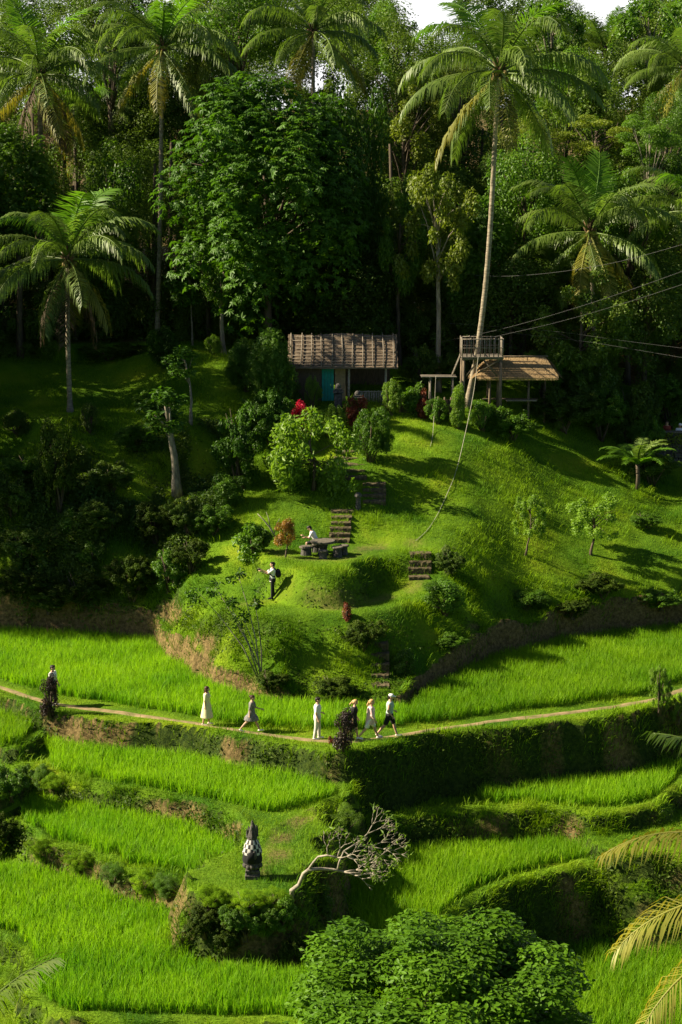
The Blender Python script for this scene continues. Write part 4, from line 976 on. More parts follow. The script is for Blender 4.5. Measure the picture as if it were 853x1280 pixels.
GB = 'bushes round the hut and lookout'
place_group([
    ('bush', 'large dark bush with glossy leaves on the flank left of the yellow-green small tree', 'bush', 300, 612, 44, 112, 'broad', 'leaf_dark'),
    ('bush', 'leafy green bush directly left of the hut roof', 'bush', 338, 500, 34, 98, 'rosette', 'leaf_mid', dict(d=98.5)),
    ('bush', 'dark bush between the red cordyline and the yellow-green small tree', 'bush', 340, 560, 40, 80, 'broad', 'leaf_dark'),
    ('bush', 'clipped bright bush standing beside the green hut door', 'bush', 390, 498, 13, 42, 'fine', 'leaf_lime', dict(d=98.6)),
    ('bush', 'pale green bush to the right of the top flight of steps', 'bush', 463, 578, 27, 76, 'droopy', 'leaf_mid'),
    ('bush', 'lime bush below the hut veranda rail', 'bush', 490, 520, 15, 46, 'bushy', 'leaf_lime', dict(d=98)),
    ('bush', 'broad-leaved low bush at the end of the hut veranda', 'bush', 520, 522, 20, 40, 'bushy_big', 'leaf_mid', dict(d=98.4)),
    ('bush', 'low leafy bush by the head of the steps', 'bush', 440, 532, 14, 34, 'bushy', 'leaf_lime', dict(d=96.5)),
    ('bush', 'lime climber bush growing under the edge of the lookout deck', 'bush', 573, 552, 14, 56, 'bushy', 'leaf_lime', dict(d=96.8)),
    ('bush', 'dark bush beneath the thatched roof', 'bush', 640, 548, 38, 44, 'broad', 'leaf_mid', dict(d=97.6)),
    ('bush', 'green bush between the lime climber and the dark bush under the thatch', 'bush', 604, 545, 20, 38, 'bushy', 'leaf_mid', dict(d=97.4)),
    ('bush', 'broad bush against the wood right of the thatched shelter', 'bush', 705, 540, 46, 60, 'broad', 'leaf_far', dict(d=101)),
    ('bush', 'tall dark bush left of the tree fern', 'bush', 752, 552, 40, 78, 'loose', 'leaf_mid', dict(d=102.5)),
    ('bush', 'dark bush behind the stone wall at the right edge', 'bush', 838, 520, 44, 70, 'broad', 'leaf_mid', dict(d=107)),
    ('bush', 'dark mound of leaves just under the tree fern', 'bush', 815, 604, 42, 46, 'broad', 'leaf_far'),
    ('bush', 'small yellow-tipped bush on the lit knoll left of the hut', 'bush', 268, 432, 14, 24, 'bushy', 'leaf_lime', dict(d=105)),
    ('bush', 'big-leaved bush at the left foot of the lit knoll', 'bush', 208, 466, 22, 52, 'rosette', 'leaf_dark', dict(d=104)),
    ('bush', 'tall shadowed bush right behind the broad bush beside the shelter', 'bush', 735, 530, 44, 100, 'loose', 'leaf_far', dict(d=103.5)),
    ('bush', 'deep green bush between the tall dark bush and the garden wall', 'bush', 790, 545, 40, 86, 'broad', 'leaf_far', dict(d=103)),
    ('bush', 'dark bush at the back right of the thatched shelter', 'bush', 682, 520, 34, 76, 'broad', 'leaf_mid', dict(d=103)),
    ('bush', 'dark leafy bush behind the garden wall, left of the two figures', 'bush', 812, 538, 26, 60, 'loose', 'leaf_mid', dict(d=102)),
    ('bush', 'shadowed bush behind the low fence between hut and lookout', 'bush', 528, 505, 30, 56, 'broad', 'leaf_far', dict(d=103)),
    ('bush', 'dark bush behind the legs of the lookout deck', 'bush', 590, 512, 34, 52, 'broad', 'leaf_far', dict(d=103)),
    ('bush', 'rounded lime bush in front of the dark gate pillars', 'bush', 412, 545, 18, 40, 'droopy', 'leaf_lime', dict(d=95.5)),
    ('bush', 'leafy bush crowding the left wall of the hut', 'bush', 358, 512, 20, 60, 'bushy', 'leaf_mid', dict(d=98.8)),
    ('bush', 'big-leaved clump between the hut bush and the lit knoll', 'bush', 308, 498, 26, 66, 'rosette', 'leaf_mid', dict(d=100)),
    ('bush', 'pale leafy clump under the right end of the low fence', 'bush', 548, 530, 16, 34, 'bushy', 'leaf_mid', dict(d=97.2)),
], GB)
place_group([
    ('cordyline', 'vivid red cordyline left of the hut door', 'plant', 377, 526, 18, 46, 'bushy_big', 'red', dict(d=95.6)),
    ('cordyline', 'rust-red cordyline in front of the veranda rail', 'plant', 450, 516, 18, 40, 'bushy_big', 'rust', dict(d=96.2)),
    ('cordyline', 'small red cordyline on the lip of the lower lawn', 'plant', 434, 775, 8, 22, 'bushy_big', 'rust'),
    ('cordyline', 'rusty plant by the legs of the small platform', 'plant', 528, 515, 10, 34, 'bushy_big', 'rust', dict(d=98)),
], 'red leaved cordylines')
GL = 'bushes on the shaded left slope'
place_group([
    ('bush', 'climber-clad stump at the foot of the lone short palm', 'bush', 74, 640, 32, 124, 'broad', 'creeper'),
    ('bush', 'dark bush right of the climber-clad stump', 'bush', 140, 618, 34, 44, 'broad', 'leaf_far'),
    ('bush', 'dark bush low at the left edge of the slope', 'bush', 14, 648, 36, 64, 'broad', 'leaf_far'),
    ('bush', 'round dark bush beside the palm trunk on the slope', 'bush', 112, 540, 16, 38, 'bushy', 'leaf_far'),
    ('bush', 'dark low bush left of the lone palm trunk', 'bush', 22, 545, 22, 34, 'bushy', 'leaf_far'),
    ('bush', 'pale leafed sprig bush in the middle of the left slope', 'bush', 86, 668, 13, 30, 'bushy_big', 'leaf_mid'),
    ('bush', 'sprawling bush between the pruned trunk and the palm', 'bush', 172, 566, 30, 34, 'bushy', 'leaf_mid'),
    ('bush', 'thicket below the pruned trunk on the slope', 'bush', 196, 680, 38, 56, 'loose', 'creeper'),
    ('bush', 'dark thicket right of the pruned trunk', 'bush', 236, 672, 30, 54, 'broad', 'leaf_far'),
    ('bush', 'light green bush between the pruned trunk and the glossy dark bush', 'bush', 284, 636, 28, 46, 'bushy', 'leaf_mid'),
    ('bush', 'low thicket over the bank at the left edge', 'bush', 22, 752, 44, 40, 'loose', 'creeper'),
    ('bush', 'low thicket over the middle of the left bank', 'bush', 98, 756, 46, 42, 'loose', 'creeper'),
    ('bush', 'thicket where the left bank meets the bluff', 'bush', 166, 752, 36, 60, 'broad', 'creeper'),
    ('bush', 'sprig bush above the thicket in the left bank', 'bush', 116, 706, 18, 30, 'bushy_big', 'leaf_mid'),
    ('bush', 'thicket high on the flank above the lit bluff', 'bush', 240, 716, 26, 44, 'loose', 'creeper'),
    ('bush', 'round bright bush on the bluff near the croton tree', 'bush', 315, 703, 27, 52, 'bushy_big', 'leaf_mid'),
    ('bush', 'low spreading thicket between the stump and the left edge', 'bush', 36, 600, 34, 34, 'loose', 'leaf_mid'),
    ('bush', 'leafy thicket below the dark bush of the left slope', 'bush', 132, 668, 38, 46, 'loose', 'leaf_far'),
    ('bush', 'broad thicket at the left edge above the bank', 'bush', 30, 708, 46, 52, 'broad', 'leaf_far'),
    ('bush', 'thicket of mixed leaves in the hollow under the glossy bush', 'bush', 268, 668, 28, 40, 'loose', 'leaf_mid'),
    ('bush', 'thicket hanging over the bank between the two low thickets', 'bush', 62, 768, 34, 34, 'broad', 'leaf_far'),
    ('bush', 'dark ferny bush on the upper ledge of the left slope', 'bush', 186, 516, 26, 28, 'loose', 'leaf_mid'),
    ('bush', 'low hedge-like bush along the upper ledge near the palm', 'bush', 136, 448, 50, 22, 'broad', 'leaf_far', dict(d=108)),
    ('bush', 'broad thicket right under the pruned trunk', 'bush', 212, 740, 30, 60, 'broad', 'leaf_mid'),
], GL)
place_group([
    ('bush', 'pale bush at the right end of the lower lawn', 'bush', 556, 768, 32, 44, 'bushy', 'leaf_mid'),
    ('bush', 'dark round bush right of the small earth flight', 'bush', 562, 718, 24, 38, 'broad', 'leaf_far'),
    ('bush', 'low dark plants hanging on the front of the bluff', 'bush', 456, 812, 30, 40, 'loose', 'creeper'),
    ('bush', 'leafy sprigs beside the broken earth steps of the bluff', 'bush', 505, 842, 16, 30, 'bushy', 'leaf_mid'),
    ('bush', 'dark tangle at the foot of the bluff behind the walkers', 'bush', 418, 876, 34, 34, 'loose', 'creeper'),
    ('bush', 'dark tangle at the foot of the bluff behind the grey dress', 'bush', 338, 866, 26, 30, 'loose', 'creeper'),
    ('bush', 'green tangle low on the right-hand bank of the hill', 'bush', 752, 748, 34, 32, 'loose', 'creeper'),
    ('bush', 'grassy bush at the brow of the right-hand bank', 'bush', 660, 762, 26, 22, 'bushy', 'leaf_mid'),
    ('bush', 'grassy bush overhanging the left end of the right bank', 'bush', 566, 812, 24, 22, 'loose', 'leaf_mid'),
    ('bush', 'creeper trailing over the right bank below the wider young tree', 'bush', 716, 776, 26, 26, 'loose', 'creeper'),
    ('bush', 'scrub at the right edge on the lip of the bank', 'bush', 826, 762, 34, 28, 'loose', 'leaf_mid'),
    ('bush', 'dark weeds low on the right slope under the tree fern', 'bush', 808, 660, 26, 20, 'loose', 'leaf_mid'),
], 'bushes on the bluff and right bank')
place_group([
    ('croton_bush', 'dark purple bush half hiding a man on the path at left', 'bush', 63, 898, 13, 58, 'bushy', 'purple'),
    ('croton_bush', 'bronze croton bush at the path edge between the walkers', 'bush', 431, 940, 16, 56, 'bushy', 'purple', dict(yaw=1.0)),
    ('croton_bush', 'tiny bronze seedling beside the bronze croton bush', 'plant', 413, 930, 4, 10, 'bushy_big', 'rust'),
    ('bush', 'sparse pale sapling on the path edge at the right', 'bush', 824, 893, 18, 72, 'airy', 'leaf_lime'),
    ('bush', 'sapling of pale leaves at the right edge of the path', 'bush', 846, 912, 14, 46, 'airy', 'leaf_lime'),
], 'plants along the path')
place_group([
    ('bush', 'leafy climber over the dark front of the shrine mound', 'bush', 306, 1178, 34, 52, 'loose', 'leaf_mid'),
    ('bush', 'dark climber on the left corner of the shrine mound', 'bush', 256, 1172, 26, 44, 'loose', 'creeper'),
    ('bush', 'dark ferny growth low in the middle of the shrine mound front', 'bush', 284, 1196, 30, 50, 'loose', 'creeper'),
    ('bush', 'green scrub hanging at the right corner of the shrine mound', 'bush', 350, 1168, 30, 54, 'loose', 'leaf_mid'),
    ('bush', 'dark scrub at the foot of the shrine mound on the right', 'bush', 368, 1206, 24, 42, 'loose', 'creeper'),
    ('bush', 'broad green leaves under the bare tree', 'bush', 404, 1140, 16, 34, 'bushy_big', 'leaf_mid'),
    ('bush', 'shaggy grass-green hump behind the bare tree', 'bush', 430, 1052, 30, 52, 'fine', 'leaf_lime'),
    ('bush', 'leafy bush at the left edge below the small rice patch', 'bush', 14, 1002, 34, 50, 'loose', 'leaf_mid'),
    ('bush', 'rounded bush between the rice terraces at left', 'bush', 52, 990, 20, 36, 'fine', 'leaf_mid'),
    ('bush', 'dark leafy bush at the left edge above the broad paddy', 'bush', 6, 1052, 22, 40, 'loose', 'creeper'),
    ('bush', 'grassy hummock on the bank left of the shrine mound', 'bush', 140, 1104, 22, 30, 'fine', 'leaf_mid'),
    ('bush', 'second grassy hummock nearer the shrine mound', 'bush', 212, 1126, 22, 34, 'fine', 'leaf_mid'),
    ('grass_hummock', 'shaggy grass hump rounding the left lip of the shrine mound', 'grass clump', 262, 1134, 24, 32, 'fine', 'grass'),
    ('grass_hummock', 'shaggy grass hump rounding the front lip of the shrine mound', 'grass clump', 306, 1142, 28, 30, 'fine', 'grass'),
    ('grass_hummock', 'shaggy grass hump on the right lip of the shrine mound by the bare tree', 'grass clump', 346, 1140, 22, 30, 'fine', 'grass'),
    ('grass_hummock', 'grass hump on the bank between the lower two left paddies, leftmost of three', 'grass clump', 52, 1076, 22, 30, 'fine', 'grass'),
    ('grass_hummock', 'grass hump on the bank between the lower two left paddies, middle of three', 'grass clump', 98, 1092, 20, 28, 'fine', 'grass'),
    ('grass_hummock', 'grass hump on the bank between the lower two left paddies, rightmost of three', 'grass clump', 178, 1118, 20, 28, 'fine', 'grass'),
    ('grass_hummock', 'grass hump at the left end of the bank above the narrow terrace', 'grass clump', 70, 992, 20, 26, 'fine', 'grass'),
], 'bushes among the lower terraces')

# tree fern
FERN = [frond_mesh(1.9, R(48), R(82), 0.25, 'palm_young', 51, 40, 0.06, 0.42), frond_mesh(1.9, R(30), R(66), 0.3, 'palm_young', 52, 40, 0.06, 0.42), frond_mesh(1.8, R(60), R(70), 0.2, 'palm', 53, 40, 0.06, 0.4)]
b_ = ground(797, 612); hz = at_depth(797, 580, b_[1])
root = thing('tree_fern', 'spreading tree fern on a short dark trunk at the right', 'fern', b_)
mb = MB(); tp = Vector(hz) - Vector(b_); mb.tube([(0, 0, -.2), tp * .5 + Vector((.05, 0, 0)), tp], [.14, .11, .1], 8); mb.build('trunk', M['bark'], root, True)
for i in range(13):
    o = mobj('frond', FERN[i % 3], root, tp); o.rotation_euler = (random.uniform(-.15, .15), 0, i * 2.4); o.scale = (1.3, 1.3, 1.25)

# ------------------------------------------------------------------ the hut
M['roof'] = plain('weathered_shingle', (0.22, 0.165, 0.115), 0.95, (0.075, 0.056, 0.04), 3.0, 0.1, 0.8, 0, (1, 6, 6))
M['teal'] = plain('faded_teal_paint', (0.02, 0.28, 0.22), 0.7, (0.015, 0.2, 0.16), 4)
M['plank'] = plain('dark_plank_wall', (0.14, 0.10, 0.07), 0.9, (0.06, 0.045, 0.03), 8, 0.15, 0.4, 0, (4, 4, 0.4))
M['mud'] = plain('ochre_plaster', (0.34, 0.24, 0.12), 0.95, (0.22, 0.15, 0.08), 5)
HD = 100.0
hb = foot(428, 101.3); HZ = at_depth(428, 505, 100)[2]
hut = thing('hut', 'small wooden hut with a shingled roof and an open veranda above the steps', 'hut', (hb[0], 101.3, HZ))
def hx(px): return at_depth(px, 480, HD)[0] - hb[0]
x0, x1 = hx(360), hx(497); xm = (x0 + x1) / 2
EZ = at_depth(428, 459, 99.3)[2] - HZ; RZ = at_depth(428, 418, 101.3)[2] - HZ
mb = MB(); mb.box((xm, 0.2, -0.25), (x1 - x0 - 0.5, 3.9, 0.6)); mb.build('floor_slab', M['stone'], hut)
mb = MB()
wl, wr, wf, wb = x0 + 0.35, x1 - 0.35, -1.45, 1.9
dx0, dx1 = hx(402), hx(418)
mb.box(((wl + wr) / 2, wb, EZ / 2 + .05), (wr - wl, 0.1, EZ)); mb.box((wl, (wf + wb) / 2, EZ / 2 + .05), (0.1, wb - wf - .11, EZ))
mb.box(((wl + .06 + dx0) / 2, wf, EZ / 2 + .05), (dx0 - wl - .06, 0.1, EZ)); mb.box((hx(433), .25, EZ / 2 + .05), (0.1, wb - .36, EZ)); mb.build('wall', M['plank'], hut)
mb = MB(); mb.box(((dx1 + hx(432)) / 2 + .02, wf + .02, EZ / 2 + .05), (hx(432) - dx1 - .04, 0.14, EZ)); mb.build('plaster_wall', M['mud'], hut)
dm = MB()
for i in range(4):
    w_ = (dx1 - dx0 - .04) / 4; dm.box((dx0 + .02 + w_ * (i + .5), wf - .06, EZ * .46 + .05), (w_ - .012, .05, EZ * .9))
door = dm.build('door', M['teal'], hut)
hm = MB(); hm.ball((dx1 - .12, wf - .11, 1.0), .035); hm.build('handle', M['stone_dark'], door, True)
for px in (436, 482):
    pm = MB(); pm.tube([(hx(px), wf, .05), (hx(px) + .02, wf, EZ + .1)], [.075, .065], 9); pm.build('post', M['wood_pale'], hut, True)
rm = MB()
for k in range(16):
    px = 447 + k * 2.2; rm.tube([(hx(px), wf + .02, .08), (hx(px) + random.uniform(-.02, .02), wf + .02, .78 + random.uniform(-.03, .03))], .032, 6)
rm.tube([(hx(445), wf - .03, .72), (hx(482), wf - .03, .74)], .03, 6); rm.build('railing', M['wood_pale'], hut, True)
def slab(y0, z0, y1, z1, th, name, parent):
    m_ = MB(); nx, nyy = 40, 14
    for (flip, dz) in ((0, 0),):
        vs = []; fs = []
        for i in range(nx + 1):
            for j in range(nyy + 1):
                u, v = i / nx, j / nyy
                sag = -0.10 * math.sin(math.pi * v) - 0.05 * math.sin(3 * u * math.pi) * v + random.uniform(-.012, .012)
                st = (v * 7 % 1) * 0.035
                vs.append((x0 + (x1 - x0) * u + (random.uniform(-.03, .03) if i in (0, nx) else 0), y0 + (y1 - y0) * v, z0 + (z1 - z0) * v + sag + st))
        n1 = len(vs)
        vs += [(a, b, c - th) for a, b, c in vs]
        q = lambda i, j: i * (nyy + 1) + j
        for i in range(nx):
            for j in range(nyy):
                fs.append((q(i, j), q(i + 1, j), q(i + 1, j + 1), q(i, j + 1))); fs.append((q(i, j + 1) + n1, q(i + 1, j + 1) + n1, q(i + 1, j) + n1, q(i, j) + n1))
        for i in range(nx):
            fs.append((q(i + 1, 0), q(i, 0), q(i, 0) + n1, q(i + 1, 0) + n1)); fs.append((q(i, nyy), q(i + 1, nyy), q(i + 1, nyy) + n1, q(i, nyy) + n1))
        for j in range(nyy):
            fs.append((q(0, j), q(0, j + 1), q(0, j + 1) + n1, q(0, j) + n1)); fs.append((q(nx, j + 1), q(nx, j), q(nx, j) + n1, q(nx, j + 1) + n1))
        m_.add(vs, fs)
    return m_.build(name, M['roof'], parent)
yE, yR, yB = -2.05, 0.15, 2.4
roof = slab(yE, EZ, yR, RZ, .09, 'roof', hut)
slab(yB, EZ, yR + .01, RZ - .01, .09, 'rear_roof', hut)
bm_ = MB()
for k in range(11):
    u = (k + .3) / 10.7; xx = x0 + (x1 - x0) * u
    bm_.tube([(xx, yE - .02, EZ + .06), (xx + random.uniform(-.04, .04), (yE + yR) / 2, (EZ + RZ) / 2 + .0), (xx + random.uniform(-.05, .05), yR, RZ + .06)], .03, 6)
bm_.build('roof_batten', M['wood_grey'], roof, True)
bm_ = MB()
for k in range(9):
    v = (k + .5) / 9.3; xa, xb = x0 + random.uniform(0, .5), x1 - random.uniform(0, .5)
    bm_.tube([(xa, yE + (yR - yE) * v, EZ + (RZ - EZ) * v + .055 - .1 * math.sin(math.pi * v)), ((xa + xb) / 2, yE + (yR - yE) * v, EZ + (RZ - EZ) * v + .05 - .1 * math.sin(math.pi * v)), (xb, yE + (yR - yE) * v, EZ + (RZ - EZ) * v + .06 - .1 * math.sin(math.pi * v))], .022, 5)
bm_.build('roof_lath', M['wood_grey'], roof, True)
# gate pillars
def pillar(label, px, py, hpx):
    b_ = foot(px, 97.2); root = thing('gate_pillar', label, 'pillar', b_, 0, 'stone gate pillars at the head of the steps'); h = hpx * mpp(97.2)
    m_ = MB(); m_.box((0, 0, h * .4), (.42, .42, h * .84), None, .02); m_.build('shaft', M['stone_dark'], root)
    m_ = MB(); m_.box((0, 0, h * .87), (.58, .58, .12)); m_.box((0, 0, h * .95), (.42, .42, .12)); m_.ball((0, 0, h * 1.04), (.16, .16, .18)); m_.build('cap', M['stone_dark'], root)
pillar('mossy dark pillar left of the head of the steps, below the green door', 423, 525, 38); pillar('mossy dark pillar right of the head of the steps, below the veranda', 447, 527, 30)
# fence right of the hut
fx = [foot(px, 98.7) for px in range(500, 572, 8)]
root = thing('low_fence', 'low dark plank fence between the hut and the lookout', 'fence', fx[0]); o0 = Vector(fx[0])
for p in fx:
    q = Vector(p) - o0; m_ = MB(); m_.tube([q - Vector((0, 0, .1)), q + Vector((0, 0, .95))], .05, 7); m_.build('post', M['wood'], root, True)
m_ = MB()
for a, c in zip(fx[:-1], fx[1:]):
    for k in range(3):
        q = (Vector(a).lerp(Vector(c), (k + .5) / 3)) - o0; m_.box((q.x, q.y - .06, q.z + .42), (.1, .03, .8), None, .01)
m_.build('boards', M['plank'], root)

# ------------------------------------------------------------------ the bamboo lookout, shelter and small platform
M['thatch'] = plain('straw_thatch', (0.50, 0.35, 0.19), 0.95, (0.25, 0.17, 0.085), 6, 0.1, 0.8, 0, (5, 1, 0.6))
LD = 98.8
def lx(px, d=LD): return at_depth(px, 450, d)[0]
def lz(py, d=LD): return at_depth(600, py, d)[2]
b_ = foot(602, LD); look = thing('lookout_platform', 'bamboo lookout deck with a railing built round the tallest palm', 'platform', b_); o0 = Vector(b_)
def L(px, py, d): return Vector((lx(px, d), d, lz(py, d))) - o0
zd = (lz(445) - b_[2])
dk = MB()
for k in range(13):
    y = 98.0 + k * .16 - LD; dk.box(((lx(576) + lx(628)) / 2 - b_[0], y, zd + random.uniform(-.008, .008)), (lx(628) - lx(576), .14, .06), None, .008)
for y in (-.75, .3, 1.1): dk.tube([(lx(576) - b_[0], y, zd - .09), (lx(628) - b_[0], y, zd - .09)], .055, 7)
dk.build('deck', M['wood_grey'], look)
zr = lz(422) - b_[2]
rl = MB()
ca = [(lx(577) - b_[0], -.78), (lx(627) - b_[0], -.78), (lx(627) - b_[0], 1.1), (lx(577) - b_[0], 1.1)]
for i in range(4):
    a, c = Vector((*ca[i], 0)), Vector((*ca[(i + 1) % 4], 0)); n_ = 9 if i % 2 == 0 else 6
    for k in range(n_): q = a.lerp(c, k / n_); rl.tube([q + Vector((0, 0, zd)), q + Vector((random.uniform(-.03, .03), 0, zr + random.uniform(-.02, .05)))], .03, 6)
    rl.tube([a + Vector((0, 0, zr - .03)), c + Vector((0, 0, zr - .03))], .028, 6); rl.tube([a + Vector((0, 0, (zd + zr) / 2)), c + Vector((0, 0, (zd + zr) / 2))], .022, 6)
rl.build('railing', M['wood_grey'], look, True)
for (px, y) in ((579, -.7), (625, -.7), (579, 1.0), (625, 1.0)):
    x_ = lx(px) - b_[0]; gz = float(hgt(x_ + b_[0], LD + y)) - b_[2]
    m_ = MB(); m_.tube([(x_, y, gz - .2), (x_, y, zd - .05)], [.09, .075], 8); m_.build('post', M['wood'], look, True)
for (pa, pb) in (((583, 470), (600, 449)), ((622, 470), (604, 449)), ((598, 466), (626, 449))):
    m_ = MB(); m_.tube([L(*pa, 98.1), L(*pb, 98.1)], .05, 7); m_.build('brace', M['wood'], look, True)
# thatched shelter
SD = 100.2
b_ = foot(648, SD); sh = thing('thatched_shelter', 'open shelter with a shaggy straw roof beside the lookout deck', 'shelter', b_); o0 = Vector(b_)
rx0, rx1 = lx(612, SD) - b_[0], lx(682, SD) - b_[0]; ex0, ex1 = lx(594, SD) - b_[0], lx(695, SD) - b_[0]
rz_, ez_ = lz(447, SD) - b_[2], lz(470, 98.9) - b_[2]
m_ = MB(); m_.add([(ex0, -1.35, ez_), (ex1, -1.35, ez_), (ex1, 1.5, ez_), (ex0, 1.5, ez_), (rx0, .05, rz_), (rx1, .05, rz_), (ex0 + .1, -1.22, ez_ - .26), (ex1 - .1, -1.22, ez_ - .26), (ex1 - .1, 1.36, ez_ - .26), (ex0 + .1, 1.36, ez_ - .26)],
     [(0, 1, 5, 4), (1, 2, 5), (2, 3, 4, 5), (3, 0, 4), (6, 7, 1, 0), (7, 8, 2, 1), (8, 9, 3, 2), (9, 6, 0, 3), (9, 8, 7, 6)])
thr = m_.build('roof', M['thatch'], sh)
P, az = [], []
for k in range(14000):
    u, v = random.random(), random.random() ** .8; side = random.random()
    if side < .62: p = Vector((ex0 + (ex1 - ex0) * u, -1.35, ez_)).lerp(Vector((rx0 + (rx1 - rx0) * u, .05, rz_)), 1 - v); az.append((random.gauss(0, .08), -1, -.55))
    elif side < .8: p = Vector((ex0, -1.35 + 2.85 * u, ez_)).lerp(Vector((rx0, .05, rz_)), 1 - v); az.append((-.8, random.gauss(0, .1), -.6))
    else: p = Vector((ex1, -1.35 + 2.85 * u, ez_)).lerp(Vector((rx1, .05, rz_)), 1 - v); az.append((.8, random.gauss(0, .1), -.6))
    P.append(p)
P = np.array(P); A = np.array(az); A /= np.linalg.norm(A, axis=1, keepdims=True); n_ = len(P); Lh = rng.uniform(.3, .6, n_)[:, None]
Wv = np.cross(A, [0, 0, 1.0]); Wv /= np.linalg.norm(Wv, axis=1, keepdims=True)
Vt = np.stack([P - Wv * .012 + [0, 0, .03], P + Wv * .012 + [0, 0, .03], P + A * Lh + np.array([0, 0, .05])], 1).reshape(-1, 3)
mobj('straw', mesh_np('straw', Vt, np.arange(n_ * 3).reshape(-1, 3), M['thatch']), thr)['kind'] = 'stuff'
m_ = MB(); m_.tube([(rx0 - .2, .05, rz_ + .05), (rx1 + .15, .05, rz_ + .07)], .05, 7); m_.build('ridge_pole', M['wood'], thr, True)
for (px, y) in ((611, -.95), (659, -1.0), (684, .9), (612, .95)):
    x_ = lx(px, SD) - b_[0]; gz = float(hgt(x_ + b_[0], SD + y)) - b_[2]
    m_ = MB(); m_.tube([(x_, y, gz - .2), (x_ + .02, y, ez_ - .05)], [.075, .06], 8); m_.build('post', M['wood'], sh, True)
m_ = MB(); q0, q1 = L(634, 502, SD - 1.1), L(672, 499, SD - 1.1); m_.box(tuple((q0 + q1) / 2), ((q1 - q0).length, .38, .06)); m_.build('bench', M['wood_grey'], sh)
m_ = MB(); m_.box(((ex0 + ex1) / 2 - .2, .6, L(640, 500, SD)[2]), (3.2, .4, .06)); m_.build('rear_bench', M['wood'], sh)
# small platform with ladder
PD = 98.6; b_ = foot(548, PD); sp = thing('small_platform', 'small plank platform on thin legs left of the lookout deck', 'platform', b_); o0 = Vector(b_)
zp = lz(470, PD) - b_[2]; m_ = MB()
for k in range(6): m_.box((0, -.55 + k * .2, zp + random.uniform(-.01, .01)), (lx(571, PD) - lx(527, PD), .18, .06), None, .01)
m_.build('deck', M['wood_grey'], sp)
for (px, y) in ((538, -.5), (566, -.5), (538, .45), (566, .45)):
    x_ = lx(px, PD) - b_[0]; m_ = MB(); m_.tube([(x_, y, float(hgt(x_ + b_[0], PD + y)) - b_[2] - .2), (x_, y, zp)], .05, 7); m_.build('leg', M['wood_grey'], sp, True)
a_, c_ = Vector((lx(565, 98.4), 98.4, lz(470, 98.4))), Vector((lx(576, 98.4), 98.4, lz(446, 98.4)))
ld = thing('ladder', 'short ladder leaning from the small platform up to the lookout deck', 'ladder', tuple(a_)); e_ = c_ - a_
for s_ in (0, .4): m_ = MB(); m_.tube([(0, s_, -.05), e_ + Vector((0, s_, .1))], .035, 7); m_.build('rail', M['wood_grey'], ld, True)
for k in range(4): m_ = MB(); q = e_ * ((k + .6) / 4.4); m_.tube([q, q + Vector((0, .4, 0))], .025, 6); m_.build('rung', M['wood_grey'], ld, True)

# stone wall at the right edge
b_ = ground(840, 580); WD = b_[1]; w_ = thing('stone_wall', 'mossy garden wall with hanging plants at the right edge', 'wall', b_)
m_ = MB(); zt = at_depth(840, 541, WD)[2] - b_[2]
x_ = at_depth(808, 541, WD)[0] - b_[0]
for r_ in range(8):
    hh_ = (zt + .5) / 8
    for k in range(14):
        m_.box((x_ + .3 + k * .46 + (r_ % 2) * .22, random.uniform(-.03, .03), -.5 + hh_ * (r_ + .5)), (.44, .42, hh_ - .015), None, .02)
m_.build('masonry', M['stone_dark'], w_)
m_ = MB(); m_.box((x_ + 3.4, 0, zt + .05), (6.6, .55, .1)); m_.build('coping', M['stone'], w_)
P = np.stack([rng.uniform(x_, x_ + 6, 900), rng.uniform(-.45, -.2, 900), zt - np.abs(rng.normal(0, .5, 900))], -1)
v, f, tt = leaf_cloud(P, rng.normal(0, .5, (900, 3)) + np.array([0, -.6, .4]), rng.uniform(.1, .24, 900), .5, rng.random(900)); mobj('hanging_plants', mesh_np('hanging_plants', v, f, M['leaf_olive'], False, tt), w_)

# ------------------------------------------------------------------ cables and ropes
def wire(name, label, cat, pts, rad, mat, group=None, sag=0.0, n=24):
    P = [Vector(p) for p in pts]; out = []
    for i in range(len(P) - 1):
        a, b, c, d = P[max(i - 1, 0)], P[i], P[i + 1], P[min(i + 2, len(P) - 1)]
        for k in range(n):
            t = k / n; q = 0.5 * ((2 * b) + (c - a) * t + (2 * a - 5 * b + 4 * c - d) * t * t + (3 * b - a - 3 * c + d) * t ** 3)
            out.append(q - Vector((0, 0, sag * math.sin(math.pi * (i + t) / (len(P) - 1)))))
    out.append(P[-1]); m_ = MB(); m_.tube(out, rad, 6); o = m_.build(name, M[mat], None, True); return tag(o, label, cat, group)
GC = 'cables strung across the right side'
wire('cable', 'topmost cable, crossing in front of the bright right-hand palm', 'cable', [at_depth(552, 340, 103), at_depth(640, 345, 100), at_depth(760, 330, 96), at_depth(900, 292, 90)], .007, 'cable', GC)
wire('cable', 'cable climbing from the slender pale tree to the right edge', 'cable', [at_depth(549, 428, 102.8), at_depth(640, 408, 99), at_depth(760, 372, 95), at_depth(900, 322, 90)], .007, 'cable', GC)
wire('cable', 'cable rising from the lookout railing to the right edge', 'cable', [at_depth(618, 421, 98), at_depth(700, 402, 96), at_depth(790, 376, 94), at_depth(900, 340, 90)], .007, 'cable', GC)
wire('cable', 'upper of the two slack cables low over the right wood', 'cable', [at_depth(560, 404, 103), at_depth(690, 414, 101), at_depth(780, 426, 99), at_depth(900, 441, 96)], .006, 'cable', GC)
wire('cable', 'lower of the two slack cables low over the right wood', 'cable', [at_depth(600, 412, 103), at_depth(725, 426, 101), at_depth(800, 438, 99), at_depth(900, 455, 96)], .006, 'cable', GC)
e_ = ground(520, 676)
